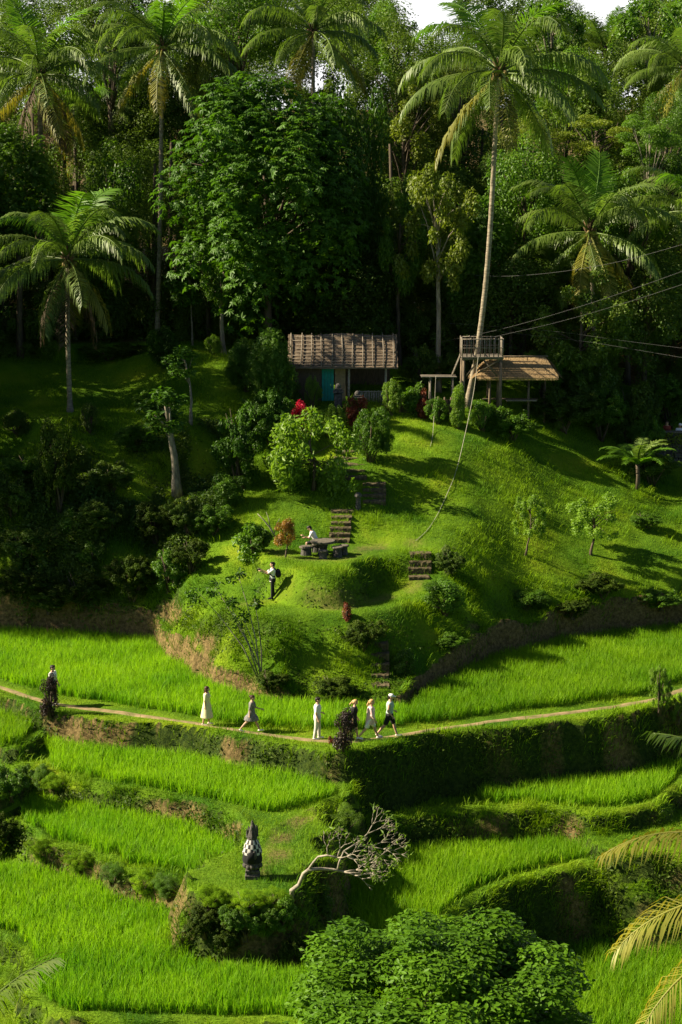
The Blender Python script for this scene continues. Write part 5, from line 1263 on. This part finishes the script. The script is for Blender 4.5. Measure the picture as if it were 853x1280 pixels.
wire('rope', 'long pale rope hanging from the lookout deck down to the grass', 'rope', [at_depth(px, py, min(dd, ground(px, py)[1] - .12)) for px, py, dd in [(598, 446, 97.9), (592, 492, 96.6), (580, 550, 94), (570, 590, 92), (558, 620, 90.4), (546, 645, 89), (534, 663, 87.6), (520, 676, 99)]], .014, 'rope', 'ropes of the lookout')
e_ = ground(538, 558)
wire('rope', 'short thin rope hanging from the small platform', 'rope', [at_depth(px, py, min(dd, ground(px, py)[1] - .1)) for px, py, dd in [(545, 470, 97.9), (543, 515, 97.2), (541, 545, 96.4), (538, 558, 99)]], .011, 'rope', 'ropes of the lookout')

# ------------------------------------------------------------------ steps cut in the hill
def flight(label, bot, top, wpx, n):
    root = None
    for i in range(n):
        t = i / max(1, n - 1); px = bot[0] + (top[0] - bot[0]) * t; py = bot[1] + (top[1] - bot[1]) * t
        b_ = ground(px, py)
        if root is None: root = thing('earth_steps', label, 'steps', b_, 0, 'flights of steps up the ridge'); o0 = Vector(b_)
        w = wpx * mpp(b_[1]) * random.uniform(.92, 1.08); q = Vector(b_) - o0
        m_ = MB(); vs = []; k = 8
        for s_ in range(k + 1):
            xx = (s_ / k - .5) * w
            for (yy, zz) in ((-.16, -.3), (-.17, .05), (-.12, .09), (.34, .10), (.5, .03)):
                vs.append((q.x + xx + random.uniform(-.02, .02), q.y + yy + random.uniform(-.03, .03), q.z + zz + random.uniform(-.018, .018)))
        fs = []
        for s_ in range(k):
            for j in range(4): fs.append((s_ * 5 + j, (s_ + 1) * 5 + j, (s_ + 1) * 5 + j + 1, s_ * 5 + j + 1))
        fs += [tuple(range(5))[::-1], tuple(k * 5 + j for j in range(5))]
        m_.add(vs, fs); m_.build('step', M['step'], root, False)
flight('uppermost flight of worn steps beside the yellow-green small tree', (440, 598), (436, 566), 36, 5)
flight('short flight of steps above the little stone post', (468, 628), (468, 606), 30, 4)
flight('long flight of steps rising behind the stone table', (424, 676), (428, 640), 27, 6)
flight('small flight of steps between the two lawns at right', (524, 722), (526, 694), 28, 4)
flight('broken steps in the dark front of the bluff', (476, 858), (474, 806), 24, 5)
# little stone post with a plant on it
b_ = ground(448, 636); root = thing('stone_post', 'little dark stone post topped by a pale leafy plant beside the steps', 'post', b_)
m_ = MB(); m_.loft([(0, 0, -.1, .14, .14), (0, 0, .55, .12, .12), (0, 0, .6, .2, .2), (0, 0, .68, .2, .2), (0, 0, .8, .1, .1)], 10); m_.build('shaft', M['stone_dark'], root)
P = np.array([-.25, 0, 1.1]) + rng.normal(0, .09, (40, 3)) * np.array([.8, .8, 2.2]); v, f, tt = leaf_cloud(P, rng.normal(0, .6, (40, 3)) + np.array([0, -.5, 0]), rng.uniform(.15, .3, 40), .4); mobj('plant', mesh_np('plant', v, f, M['leaf_lime'], False, tt), root)

# ------------------------------------------------------------------ stone table and stools
b_ = ground(404, 694); root = thing('stone_table', 'round dark stone table on the upper lawn', 'table', b_); TB = b_
m_ = MB(); m_.loft([(0, 0, .60, .50, .50), (0, 0, .62, .58, .58), (0, 0, .70, .6, .6), (0, 0, .73, .57, .57)], 28); m_.build('tabletop', M['stone'], root)
m_ = MB(); m_.loft([(0, 0, -.1, .3, .3), (0, 0, .05, .27, .27), (0, 0, .3, .19, .19), (0, 0, .6, .26, .26)], 18); m_.build('pedestal', M['stone_dark'], root)
STOOL = []
for (lab, px, py, r_, h) in [('stone stool at the left end of the round table', 383, 694, .30, .44), ('stone stool in front of the round table', 404, 698.5, .22, .42), ('larger stone stool at the right of the table', 422, 696, .25, .50), ('rearmost stone stool beyond the right end of the table', 430, 693, .22, .46)]:
    b_ = ground(px, py); root = thing('stone_stool', lab, 'stool', b_, 0, 'stone stools round the table')
    m_ = MB(); m_.loft([(0, 0, h - .09, r_ * .95, r_ * .95), (0, 0, h - .07, r_ * 1.12, r_ * 1.12), (0, 0, h - .02, r_ * 1.12, r_ * 1.12), (0, 0, h, r_, r_)], 18); m_.build('seat', M['stone'], root)
    m_ = MB(); m_.loft([(0, 0, -.1, r_ * .95, r_ * .95), (0, 0, .1, r_ * .85, r_ * .85), (0, 0, h - .09, r_ * .8, r_ * .8)], 16); m_.build('base', M['stone_dark'], root); STOOL.append(b_)

# ------------------------------------------------------------------ the shrine guardian on the mound
m, nt, out = mat_base('black_and_white_check'); uvn = N(nt, "ShaderNodeUVMap", uv_map='uv'); mp = N(nt, "ShaderNodeMapping"); mp.inputs['Scale'].default_value = (18, 6.5, 1)
ck = N(nt, "ShaderNodeTexChecker", i_Scale=1.0); ck.inputs['Color1'].default_value = (.5, .48, .44, 1); ck.inputs['Color2'].default_value = (.02, .02, .022, 1)
b = N(nt, "ShaderNodeBsdfPrincipled", i_Roughness=0.9); nt.links.new(uvn.outputs[0], mp.inputs[0]); nt.links.new(mp.outputs[0], ck.inputs['Vector']); nt.links.new(ck.outputs[0], b.inputs['Base Color']); nt.links.new(b.outputs[0], out.inputs[0]); M['check'] = m
b_ = ground(316, 1097); sc_ = mpp(b_[1]) * 78 / 2.24
shr = thing('shrine_statue', 'carved dark stone shrine statue wrapped in a black and white checked cloth', 'statue', b_); shr.scale = (sc_ * .9, sc_ * .9, sc_)
m_ = MB(); m_.box((0, 0, .06), (.62, .62, .24)); m_.box((0, 0, .22), (.5, .5, .12)); m_.box((0, 0, .32), (.58, .58, .09)); m_.build('plinth', M['stone_dark'], shr)
m_ = MB(); m_.loft([(0, 0, .34, .24, .24), (0, 0, .45, .3, .3), (0, 0, .62, .38, .34), (0, 0, .8, .39, .35), (0, 0, 1.05, .33, .3), (0, 0, 1.3, .27, .25), (0, 0, 1.45, .2, .19), (0, 0, 1.6, .17, .16)], 20)
for a in range(12): m_.ball((.33 * math.cos(a * .524), .31 * math.sin(a * .524), .5 + .03 * (a % 2)), (.1, .1, .1), 8, 6)
for s_ in (-1, 1): m_.ball((.1 + 0, .31 * s_, 1.0), (.12, .1, .2), 8, 6)
m_.build('body', M['stone_dark'], shr)
m_ = MB(); m_.loft([(0, 0, .66, .41, .37), (0, 0, .78, .42, .38), (0, 0, 1.02, .375, .345), (0, 0, 1.08, .37, .34)], 28, False); m_.build('black_sash', M['black'], shr, True)
m_ = MB(); secs = []
for (z, a, c) in [(.98, .41, .38), (1.05, .415, .385), (1.2, .37, .35), (1.36, .31, .30), (1.5, .23, .225), (1.54, .20, .2)]: secs.append((0, 0, z, a, c))
m_.loft(secs, 36, False); m_.build('checked_cloth', M['check'], shr, True, True)
m_ = MB(); m_.loft([(-.05, -.36, .7, .17, .05), (-.06, -.40, .9, .16, .05), (-.02, -.38, 1.12, .13, .05)], 10); m_.build('cloth_tail', M['black'], shr, True)
m_ = MB(); m_.loft([(0, 0, 1.5, .2, .19), (0, 0, 1.6, .22, .2), (.01, 0, 1.72, .2, .17), (.02, 0, 1.85, .16, .14), (.02, 0, 1.98, .12, .11), (.03, 0, 2.1, .09, .08), (.01, 0, 2.2, .055, .05), (.0, 0, 2.27, .02, .02)], 12)
for (x_, y_, z_, h_) in [(-.2, 0, 1.66, .3), (.2, 0, 1.72, .34), (-.13, .06, 1.8, .24), (.15, -.05, 1.9, .22), (0, -.18, 1.68, .24), (-.02, -.13, 1.9, .18), (0, .18, 1.68, .24)]:
    m_.loft([(x_, y_, z_ - .06, .06, .055), (x_ * 1.05, y_, z_ + h_ * .4, .05, .045), (x_ * 1.12, y_, z_ + h_ * .8, .03, .028), (x_ * 1.1, y_, z_ + h_, .008, .008)], 8)
m_.build('head_ornament', M['stone_dark'], shr)

# ------------------------------------------------------------------ the bare frangipani
b_ = ground(364, 1128); pt_ = thing('frangipani_tree', 'leaning bare grey frangipani tree reaching right from the shrine mound', 'tree', b_); o0 = Vector(b_); D0 = b_[1]
def Q(px, py, dd=0.0): return Vector(at_depth(px, py, D0 + dd)) - o0
tr_ = MB(); lf = []
gq = random.Random(5)
def grow(p, dr, ln, r, lev):
    q = p + dr * ln; mid = p + dr * ln * .5 + Vector((gq.uniform(-1, 1), gq.uniform(-1, 1), gq.uniform(-1, 1))) * ln * .07
    tr_.tube([p, mid, q], [r, r * .88, r * .8], 6)
    if lev == 0:
        tr_.ball(q, r * 1.15, 6, 4); lf.append((q, dr)); return
    k = 3 if gq.random() < .45 else 2; a0 = gq.uniform(0, 6.28); ax = dr.orthogonal().normalized(); bx = dr.cross(ax)
    for i in range(k):
        a = a0 + 6.283 * i / k; sp_ = gq.uniform(.42, .68)
        d2 = (dr + (ax * math.cos(a) + bx * math.sin(a)) * sp_ + Vector((.08, 0, .10))).normalized()
        grow(q, d2, ln * gq.uniform(.68, .88), r * .72, lev - 1)
trunk = [Q(364, 1130, .1), Q(365, 1113, 0), Q(374, 1106, -.1), Q(380, 1092, -.15), Q(386, 1087, -.2), Q(402, 1086, -.25), Q(417, 1087, -.3), Q(430, 1090, -.3)]
tr_.tube(trunk, [.095, .085, .07, .07, .062, .052, .045, .038], 9)
tr_.tube([Q(386, 1087, -.2), Q(392, 1078, -.3), Q(398, 1071, -.4), Q(410, 1069, -.5), Q(422, 1072, -.6)], [.045, .042, .038, .034, .03], 8)
tr_.tube([Q(422, 1088, -.3), Q(424, 1078, -.2), Q(430, 1064, 0), Q(446, 1054, .2)], [.036, .03, .027, .024], 7)
for (px, py, dd, tx, ty, td, ln, r, lev) in [(430, 1090, -.3, 456, 1098, -.5, .34, .042, 4), (430, 1090, -.3, 455, 1086, -.2, .36, .042, 4), (422, 1072, -.6, 440, 1070, -.9, .34, .036, 4), (422, 1072, -.6, 428, 1054, -.7, .30, .036, 4), (446, 1054, .2, 462, 1040, .3, .42, .034, 4), (446, 1054, .2, 478, 1062, .5, .48, .034, 4), (410, 1069, -.5, 408, 1050, -.6, .26, .03, 3), (455, 1092, -.3, 480, 1096, 0, .30, .03, 3), (452, 1080, 0, 486, 1074, .2, .38, .03, 3)]:
    a = Q(px, py, dd); grow(a, (Q(tx, ty, td) - a).normalized(), ln * 1.12, r * .68, lev)
tr_.tube([Q(430, 1090, -.3), Q(442, 1091, -.3), Q(455, 1092, -.3)], [.034, .03, .024], 7); tr_.tube([Q(430, 1064, 0), Q(440, 1072, 0), Q(452, 1080, 0)], [.026, .024, .022], 7)
tr_.build('branches', M['plumeria'], pt_, True)
V, F, t, off_ = [], [], [], 0
for (q, dr) in lf:
    if gq.random() > .5: continue
    k = gq.randint(2, 5); P = np.array(q)[None] + rng.normal(0, .02, (k, 3)); v, f, tt = leaf_cloud(P, np.array(dr)[None] * .3 + rng.normal(0, .6, (k, 3)), rng.uniform(.1, .22, k), .35); V.append(v); F.append(f + off_); t.append(tt); off_ += len(v)
mobj('leaves', mesh_np('leaves', np.concatenate(V), np.concatenate(F), M['leaf_lime'], False, np.concatenate(t)), pt_)
# dead branch near the croton tree
b_ = ground(344, 672); m_ = MB(); o0 = Vector(b_)
def Q2(px, py): return Vector(at_depth(px, py, b_[1])) - o0
m_.tube([Q2(347, 676), Q2(338, 660), Q2(330, 650), Q2(322, 642)], [.05, .04, .03, .015], 7); m_.tube([Q2(338, 660), Q2(336, 648), Q2(333, 640)], [.03, .02, .01], 6); m_.tube([Q2(343, 668), Q2(346, 655), Q2(350, 648)], [.03, .02, .01], 6)
o = m_.build('bare_branch', M['plumeria'], None, True); o.location = b_; tag(o, 'bare pale forked branch behind the croton tree', 'branch')
# ------------------------------------------------------------------ people
def remesh(o, vox, sm=2):
    r_ = o.modifiers.new('remesh', 'REMESH'); r_.mode = 'VOXEL'; r_.voxel_size = vox; r_.use_smooth_shade = True
    s_ = o.modifiers.new('smooth', 'SMOOTH'); s_.factor = 0.5; s_.iterations = sm
def person(label, loc, rz, H=1.7, legs=((0, 0), (0, 0)), arms=((0, 10, 8), (0, 10, 8)), lean=0, nod=0, fem=False, top='white', topk='shirt', bot='black', botk='trousers', hair='hair_dark', hairk='short', shoe='white', cap=None, bag=None, item=None, group=None, sit=None):
    """local frame: faces +x, left hand towards +y. angles in degrees, forward positive: legs (hip, knee bend), arms (shoulder, elbow bend, out)"""
    root = thing('person', label, 'person', loc, rz, group); root.scale = (1.13, 1.13, 1.0)
    u, w = .245 * H, .245 * H; hipz = .525 * H
    def sag(a): return Vector((math.sin(R(a)), 0, -math.cos(R(a))))
    J = []
    for sd, (a, k) in zip((1, -1), legs):
        h = Vector((0, sd * .055 * H, hipz)); kn = h + sag(a) * u; an = kn + sag(a - k) * w; J.append((h, kn, an, a - k))
    low = min(j[2].z for j in J) - .045 * H
    dz = -low if sit is None else sit + .06 * H - hipz
    mv = Vector((0, 0, dz)); J = [(h + mv, k + mv, a + mv, t) for h, k, a, t in J]
    hip = Vector((0, 0, hipz + dz)); Ml = Matrix.Rotation(R(lean), 3, 'Y')
    def up(p): return hip + Ml @ (Vector(p) - Vector((0, 0, hipz)))
    def loft_up(mb, secs, n=18, inf=0.0):
        m_ = MB(); m_.loft([(x * H, 0, z * H, rx * H + inf, ry * H + inf) for (z, x, rx, ry) in secs], n); mb.add([up(v) for v in m_.v], m_.f)
    sw = (.098 if fem else .112); fq = .93 if fem else 1.0
    TOR = [(.47, 0, .062, .085), (.52, 0, .07, .096), (.57, .0, .064, .082), (.62, .002, .058, .072 if fem else .08), (.68, .004, .064, .078 if fem else .088), (.74, .008 if fem else .004, .072, .09 if fem else .1), (.79, 0, .062, .1 * fq), (.82, 0, .045, .085 * fq), (.84, 0, .034, .05), (.88, .006, .03, .032)]
    bd = MB(); loft_up(bd, TOR)
    hc = Vector((.012 * H, 0, .925 * H)); Mn = Matrix.Rotation(R(nod), 3, 'Y')
    def hd(p): return up(hc + Mn @ (Vector(p) * H))
    def hball(mb, p, r):
        m_ = MB(); m_.ball((0, 0, 0), tuple(x * H for x in r), 14, 10); mb.add([hd((0, 0, 0)) + Ml @ (Mn @ (Vector(p) * H + Vector(v))) for v in m_.v], m_.f)
    hball(bd, (0, 0, .012), (.054, .044, .052)); hball(bd, (.014, 0, -.022), (.036, .034, .042)); hball(bd, (.052, 0, -.008), (.013, .009, .014))
    for s_ in (-1, 1): hball(bd, (-.002, s_ * .045, -.002), (.012, .008, .018))
    A = []
    for sd, (a, el, ab) in zip((1, -1), arms):
        sh = up((0, sd * (sw - .012) * H, .80 * H)); d1 = Ml @ Vector((math.sin(R(a)) * math.cos(R(ab)), sd * math.sin(R(ab)), -math.cos(R(a)) * math.cos(R(ab))))
        e = sh + d1 * .172 * H; a2 = a + el; ab2 = ab * .4
        d2 = Ml @ Vector((math.sin(R(a2)) * math.cos(R(ab2)), sd * math.sin(R(ab2)), -math.cos(R(a2)) * math.cos(R(ab2)))); wr = e + d2 * .15 * H
        A.append((sh, e, wr, d2, sd))
        bd.capsule(sh, e, .027 * H * fq, .021 * H * fq); bd.capsule(e, wr, .021 * H * fq, .0135 * H)
        lat = Vector((0, 1, 0)); nrm = d2.cross(lat)
        if nrm.length < .2: nrm = Vector((1, 0, 0))
        nrm.normalize(); lat = nrm.cross(d2)
        wide = d2.cross(Vector((0, sd, 0))); wide = wide.normalized() if wide.length > .2 else Vector((1, 0, 0))
        pc = wr + d2 * .028 * H; bd.capsule(wr, pc + d2 * .014 * H, .013 * H, .017 * H)
        palm_in = Vector((0, -sd, 0))
        for k in range(4):
            o_ = wide * ((k - 1.5) * .0085 * H); Lf = (.038, .044, .041, .033)[k] * H; r_ = .0052 * H
            p0 = pc + o_ + d2 * .012 * H; p1 = p0 + d2 * Lf * .5 + palm_in * .003 * H; p2 = p1 + (d2 * .8 + palm_in * .6).normalized() * Lf * .5
            bd.capsule(p0, p1, r_, r_ * .9, 8); bd.capsule(p1, p2, r_ * .9, r_ * .7, 8)
        th = wr + d2 * .012 * H + wide * .014 * H; bd.capsule(th, th + (d2 * .7 + wide * .7).normalized() * .036 * H, .0065 * H, .005 * H, 8)
    for (h, k, a, t) in J:
        bd.capsule(h, k, .047 * H * (1.05 if fem else 1), .031 * H); cf = k.lerp(a, .3) + Vector((-.006 * H, 0, 0)); bd.capsule(k, cf, .031 * H, .03 * H); bd.capsule(cf, a, .03 * H, .019 * H)
        f = Vector((math.cos(R(min(t, 25) * .6)), 0, math.sin(R(min(t, 25) * .6)))); bd.capsule(a + Vector((-.012 * H, 0, -.026 * H)), a + f * .085 * H + Vector((0, 0, -.03 * H)), .02 * H, .015 * H)
    ob = bd.build('body', M['skin'], root, True); remesh(ob, .0105)
    # face
    for s_ in (-1, 1): m_ = MB(); hball(m_, (.046, s_ * .018, .008), (.006, .007, .005)); m_.build('eye', M['eye'], root, True)
    m_ = MB(); hball(m_, (.049, 0, -.032), (.004, .014, .004)); m_.build('mouth', M['lip'], root, True)
    # hair
    m_ = MB(); hball(m_, (-.008, 0, .024), (.057, .05, .052)); hball(m_, (-.026, 0, 0), (.04, .048, .05)); 
    if hairk == 'long': [hball(m_, (-.04 - .004 * k, 0, -.03 - .035 * k), (.03, .044 - .003 * k, .045)) for k in range(5)]; [hball(m_, (-.005, s_ * .045, -.04), (.025, .012, .06)) for s_ in (-1, 1)]
    if hairk == 'bun': hball(m_, (-.055, 0, .04), (.028, .028, .028))
    if hairk == 'tail': [hball(m_, (-.06 - .006 * k, 0, .01 - .03 * k), (.02, .02, .03)) for k in range(4)]
    if hairk == 'short': hball(m_, (.02, 0, .05), (.034, .04, .022))
    oh = m_.build('hair', M[hair], root, True); remesh(oh, .012, 1)
    # clothes
    inf = .012
    m_ = MB()
    if topk in ('shirt', 'vest'):
        loft_up(m_, [(.47, 0, .071, .097)] + [t_ for t_ in TOR[1:8]] + [(.832, 0, .04, .066)], 18, inf)
        for (sh, e, wr, d2, sd) in A:
            if topk == 'shirt': m_.capsule(sh, sh.lerp(e, .72), .036 * H * fq, .031 * H * fq)
            else: m_.capsule(sh, sh.lerp(e, .06), .033 * H, .033 * H)
    elif topk == 'long':
        loft_up(m_, [(.47, 0, .071, .097)] + [t_ for t_ in TOR[1:8]] + [(.832, 0, .04, .066)], 18, inf)
        for (sh, e, wr, d2, sd) in A: m_.capsule(sh, e, .036 * H * fq, .029 * H * fq); m_.capsule(e, e.lerp(wr, .93), .029 * H, .02 * H)
    elif topk == 'big':        # loose long shirt over shorts
        loft_up(m_, [(.40, .0, .088, .108), (.47, 0, .085, .105), (.57, 0, .08, .098), (.68, .004, .078, .098), (.76, .004, .076, .1), (.80, 0, .06, .098), (.832, 0, .04, .066)], 18, inf)
        for (sh, e, wr, d2, sd) in A: m_.capsule(sh, e, .04 * H, .036 * H); m_.capsule(e, e.lerp(wr, .5), .034 * H, .03 * H)
    elif topk == 'dress':
        hem = botk; st = abs(math.sin(R(legs[0][0]))) * .12
        loft_up(m_, [(hem, .0, .125 + st, .14), (hem + .08, 0, .115 + st * .8, .13), (.5, 0, .082, .105), (.58, 0, .066, .085), (.63, .002, .062, .076), (.68, .004, .066, .082), (.74, .008, .075, .092), (.79, 0, .064, .098), (.825, 0, .044, .07)], 22, inf)
        for (sh, e, wr, d2, sd) in A: m_.capsule(sh, sh.lerp(e, .9), .037 * H, .034 * H)
    ot = m_.build({'dress': 'dress', 'vest': 'vest'}.get(topk, 'shirt'), M[top], root, True); remesh(ot, .013, 3)
    if topk != 'dress':
        m_ = MB(); m2 = MB(); m2.loft([(0, 0, .455 * H, .07 * H + inf, .094 * H + inf), (0, 0, .52 * H, .073 * H + inf, .098 * H + inf), (0, 0, .57 * H, .067 * H + inf, .086 * H + inf)], 18); m_.add([hip + (Ml.lerp(Matrix.Identity(3), .5) if False else Matrix.Rotation(R(lean * .5), 3, 'Y')) @ (Vector(v) - Vector((0, 0, hipz))) for v in m2.v], m2.f)
        for (h, k, a, t) in J:
            if botk == 'trousers': m_.capsule(h, k, .055 * H, .042 * H); m_.capsule(k, k.lerp(a, .93), .042 * H, .033 * H)
            else: m_.capsule(h, h.lerp(k, .8), .056 * H, .05 * H)
        o_ = m_.build('trousers' if botk == 'trousers' else 'shorts', M[bot], root, True); remesh(o_, .013, 3)
    for (h, k, a, t) in J:
        m_ = MB(); f = Vector((math.cos(R(min(t, 25) * .6)), 0, math.sin(R(min(t, 25) * .6)))); m_.capsule(a + Vector((-.014 * H, 0, -.024 * H)), a + f * .088 * H + Vector((0, 0, -.028 * H)), .0245 * H, .0195 * H); o_ = m_.build('shoe', M[shoe], root, True); remesh(o_, .012, 1)
    if cap:
        m_ = MB(); hball(m_, (0, 0, .034), (.061, .053, .046)); hball(m_, (.064, 0, .03), (.04, .04, .006)); o_ = m_.build('cap', M[cap], root, True); remesh(o_, .011, 1)
    if bag:
        m_ = MB(); q = up((-.125 * H, 0, .69 * H)); m_.ball(q, (.07 * H, .085 * H, .125 * H), 14, 10); m_.ball(q + Vector((-.03 * H, 0, -.04 * H)), (.05 * H, .07 * H, .07 * H))
        for s_ in (-1, 1): m_.tube([up((-.07 * H, s_ * .06 * H, .79 * H)), up((0, s_ * .065 * H, .845 * H)), up((.08 * H, s_ * .065 * H, .77 * H)), up((.07 * H, s_ * .075 * H, .66 * H)), up((-.06 * H, s_ * .08 * H, .6 * H))], .016 * H, 7)
        bo = m_.build('backpack', M['black'], None, True); bo.location = loc; bo.rotation_euler = (0, 0, rz); bo.scale = (1.13, 1.13, 1); tag(bo, bag, 'backpack')
    if item:
        wr, d2 = (A[0][2] + A[1][2]) / 2, A[1][3]; m_ = MB(); q = wr + d2 * .05 * H; m_.box(q, (.07, .14, .09)); m_.tube([q, q + Vector((.11, 0, 0))], .036, 10)
        bo = m_.build('camera', M['black'], None); bo.location = loc; bo.rotation_euler = (0, 0, rz); bo.scale = (1.13, 1.13, 1); tag(bo, item, 'camera')
    return root
GW = 'people walking on the path'
def on_path(px, py):
    x, y, z = on_plane(px, py, PZ); return (x, y, float(hgt(x, y)) + .03)
person('woman in a long pale yellow dress with long dark hair on the path', on_path(259, 906), R(-8), 1.63, ((6, 4), (-6, 6)), ((4, 12, 6), (-6, 10, 6)), 0, 0, True, 'cream', 'dress', .19, .19, 'hair_brown', 'long', 'beige', group=GW)
person('woman in a short grey printed dress walking on the path', on_path(315, 914), R(-4), 1.58, ((22, 4), (-24, 14)), ((22, 50, 8), (-12, 14, 8)), 2, 0, True, 'grey_print', 'dress', .33, .33, 'hair_brown', 'bun', 'white', group=GW)
person('man in a white shirt and off-white trousers standing on the path', on_path(397, 923), R(-6), 1.72, ((5, 3), (-4, 5)), ((-22, 88, 10), (-4, 22, 8)), 0, 2, False, 'white', 'shirt', 'beige', 'trousers', 'hair_dark', 'short', 'white', group=GW)
person('fair-haired person in black behind the bronze croton bush', on_path(442, 924), R(0), 1.68, ((14, 6), (-16, 18)), ((8, 20, 6), (-8, 14, 6)), 4, 22, True, 'black', 'shirt', 'black', 'shorts', 'hair_blond', 'tail', 'white', group=GW)
person('blonde woman in a loose pale pink shirt striding along the path', on_path(463, 923), R(4), 1.70, ((22, 4), (-22, 16)), ((-6, 22, 8), (10, 20, 8)), 3, 8, True, 'pink', 'big', 'white', 'shorts', 'hair_blond', 'tail', 'white', group=GW)
person('man in a pale cap, grey-green sleeveless shirt and black shorts leading the walkers', on_path(487, 920), R(-6), 1.82, ((20, 6), (-20, 18)), ((-20, 84, 10), (-8, 50, 10)), 2, 6, False, 'sage', 'vest', 'black', 'shorts', 'hair_dark', 'short', 'beige', cap='white', group=GW)
person('man in a white shirt behind the dark purple bush at left', on_path(67, 881), R(-20), 1.76, ((3, 2), (-3, 4)), ((4, 16, 8), (0, 14, 8)), 0, 0, False, 'white', 'shirt', 'black', 'trousers', group=GW)
person('photographer in a white shirt and black trousers on the lower lawn', ground(341, 749), R(186), 1.72, ((2, 0), (-2, 2)), ((52, 62, 4), (50, 66, 4)), -2, -2, False, 'white', 'shirt', 'black', 'trousers', 'hair_dark', 'short', 'black', bag='black backpack on the back of the standing photographer', item='small black camera held up by the standing photographer')
# the man on a stool behind the table
sb = ground(396, 690)
root = thing('stone_stool', 'stone stool under the seated man behind the table', 'stool', sb, 0, 'stone stools round the table')
m_ = MB(); m_.loft([(0, 0, .35, .26, .26), (0, 0, .37, .3, .3), (0, 0, .42, .3, .3), (0, 0, .44, .27, .27)], 18); m_.build('seat', M['stone'], root)
m_ = MB(); m_.loft([(0, 0, -.1, .26, .26), (0, 0, .1, .23, .23), (0, 0, .35, .22, .22)], 16); m_.build('base', M['stone_dark'], root)
person('man in a white shirt sitting hunched on a stool at the stone table', sb, R(178), 1.72, ((78, 74), (70, 50)), ((48, 92, 8), (36, 70, 8)), 24, 18, False, 'white', 'shirt', 'black', 'shorts', 'hair_dark', 'short', 'white', sit=.44)
wp = foot(835, WD + .7); wp = (wp[0], wp[1], at_depth(835, 527, wp[1])[2] - 1.62); person('person in a dark red top behind the stone wall at the right edge', wp, R(-100), 1.66, ((2, 2), (-2, 2)), ((10, 60, 8), (10, 60, 8)), 4, 6, True, 'redcloth', 'shirt', 'black', 'trousers', 'hair_brown', 'bun', 'black')
wp = foot(851, WD + .7); wp = (wp[0], wp[1], at_depth(851, 530, wp[1])[2] - 1.62); person('person in white behind the stone wall at the right edge', wp, R(-80), 1.66, ((2, 2), (-2, 2)), ((10, 50, 8), (10, 60, 8)), 4, 6, False, 'white', 'shirt', 'black', 'trousers', 'hair_dark', 'short', 'black', cap='white')

# ------------------------------------------------------------------ nearest plants: the dark tree at the bottom and palm leaves at the sides
crown_kind('near', 60000, 0.05, 130, 0.1, 0.24, 22, shell=0.5)
b_ = foot(545, 34)
tree('broadleaf_tree', 'rounded glossy green tree crown at the bottom edge in front of the paddies', 'tree', 538, 1264, 208, 116, 34, 'near', 'leaf_near', 'bark', 0.2, base=b_)
tree('broadleaf_tree', 'small right-hand crown of leaves beside the rounded tree at the bottom edge', 'tree', 690, 1296, 56, 42, 34.5, 'near', 'leaf_near', 'bark', 0.1)
def near_palm(label, px, py, d, fronds):
    b_ = foot(px, d); root = thing('coconut_palm', label, 'palm', b_, 0, 'coconut palms'); tp = Vector(at_depth(px, py, d)) - Vector(b_)
    m_ = MB(); m_.tube([(0, 0, -.3)] + [tp * (k / 12) for k in range(1, 13)], [.2] + [.15 + .004 * (k % 2) for k in range(12)], 10); m_.build('trunk', M['palm_bark'], root, True)
    for (L_, e0, dp, hg, mt, az, roll) in fronds:
        o = mobj('frond', frond_mesh(L_, R(e0), R(dp), hg, mt, int(az * 3 + e0), 84, .034, .95), root, tp); o.rotation_euler = (R(roll), 0, R(az))
near_palm('near coconut palm reaching its leaves in from the right edge', 1090, 1160, 25,
          [(4.5, 41, 78, .75, 'palm_old', 178, 10), (4.3, 24, 84, .7, 'palm_old', 184, -6), (4.6, 62, 62, .6, 'palm', 176, 8), (4.4, 12, 80, .8, 'palm_old', 200, 0), (4.5, 50, 85, .6, 'palm', 100, 0), (4.5, 50, 85, .6, 'palm', 40, 0), (4.5, 45, 85, .6, 'palm', 320, 0), (4.5, 40, 85, .6, 'palm', 260, 0)])
near_palm('near palm with one leaf coloured dark for shade showing in the bottom left corner', -95, 1400, 24,
          [(3.3, 68, 50, .35, 'creeper', 4, 0), (3.2, 46, 60, .4, 'creeper', -14, 0), (3.4, 50, 85, .6, 'palm', 90, 0), (3.4, 50, 85, .6, 'palm', 180, 0), (3.4, 50, 85, .6, 'palm', 270, 0)])  # first two fronds borrow the dark creeper colour to stand in for shade
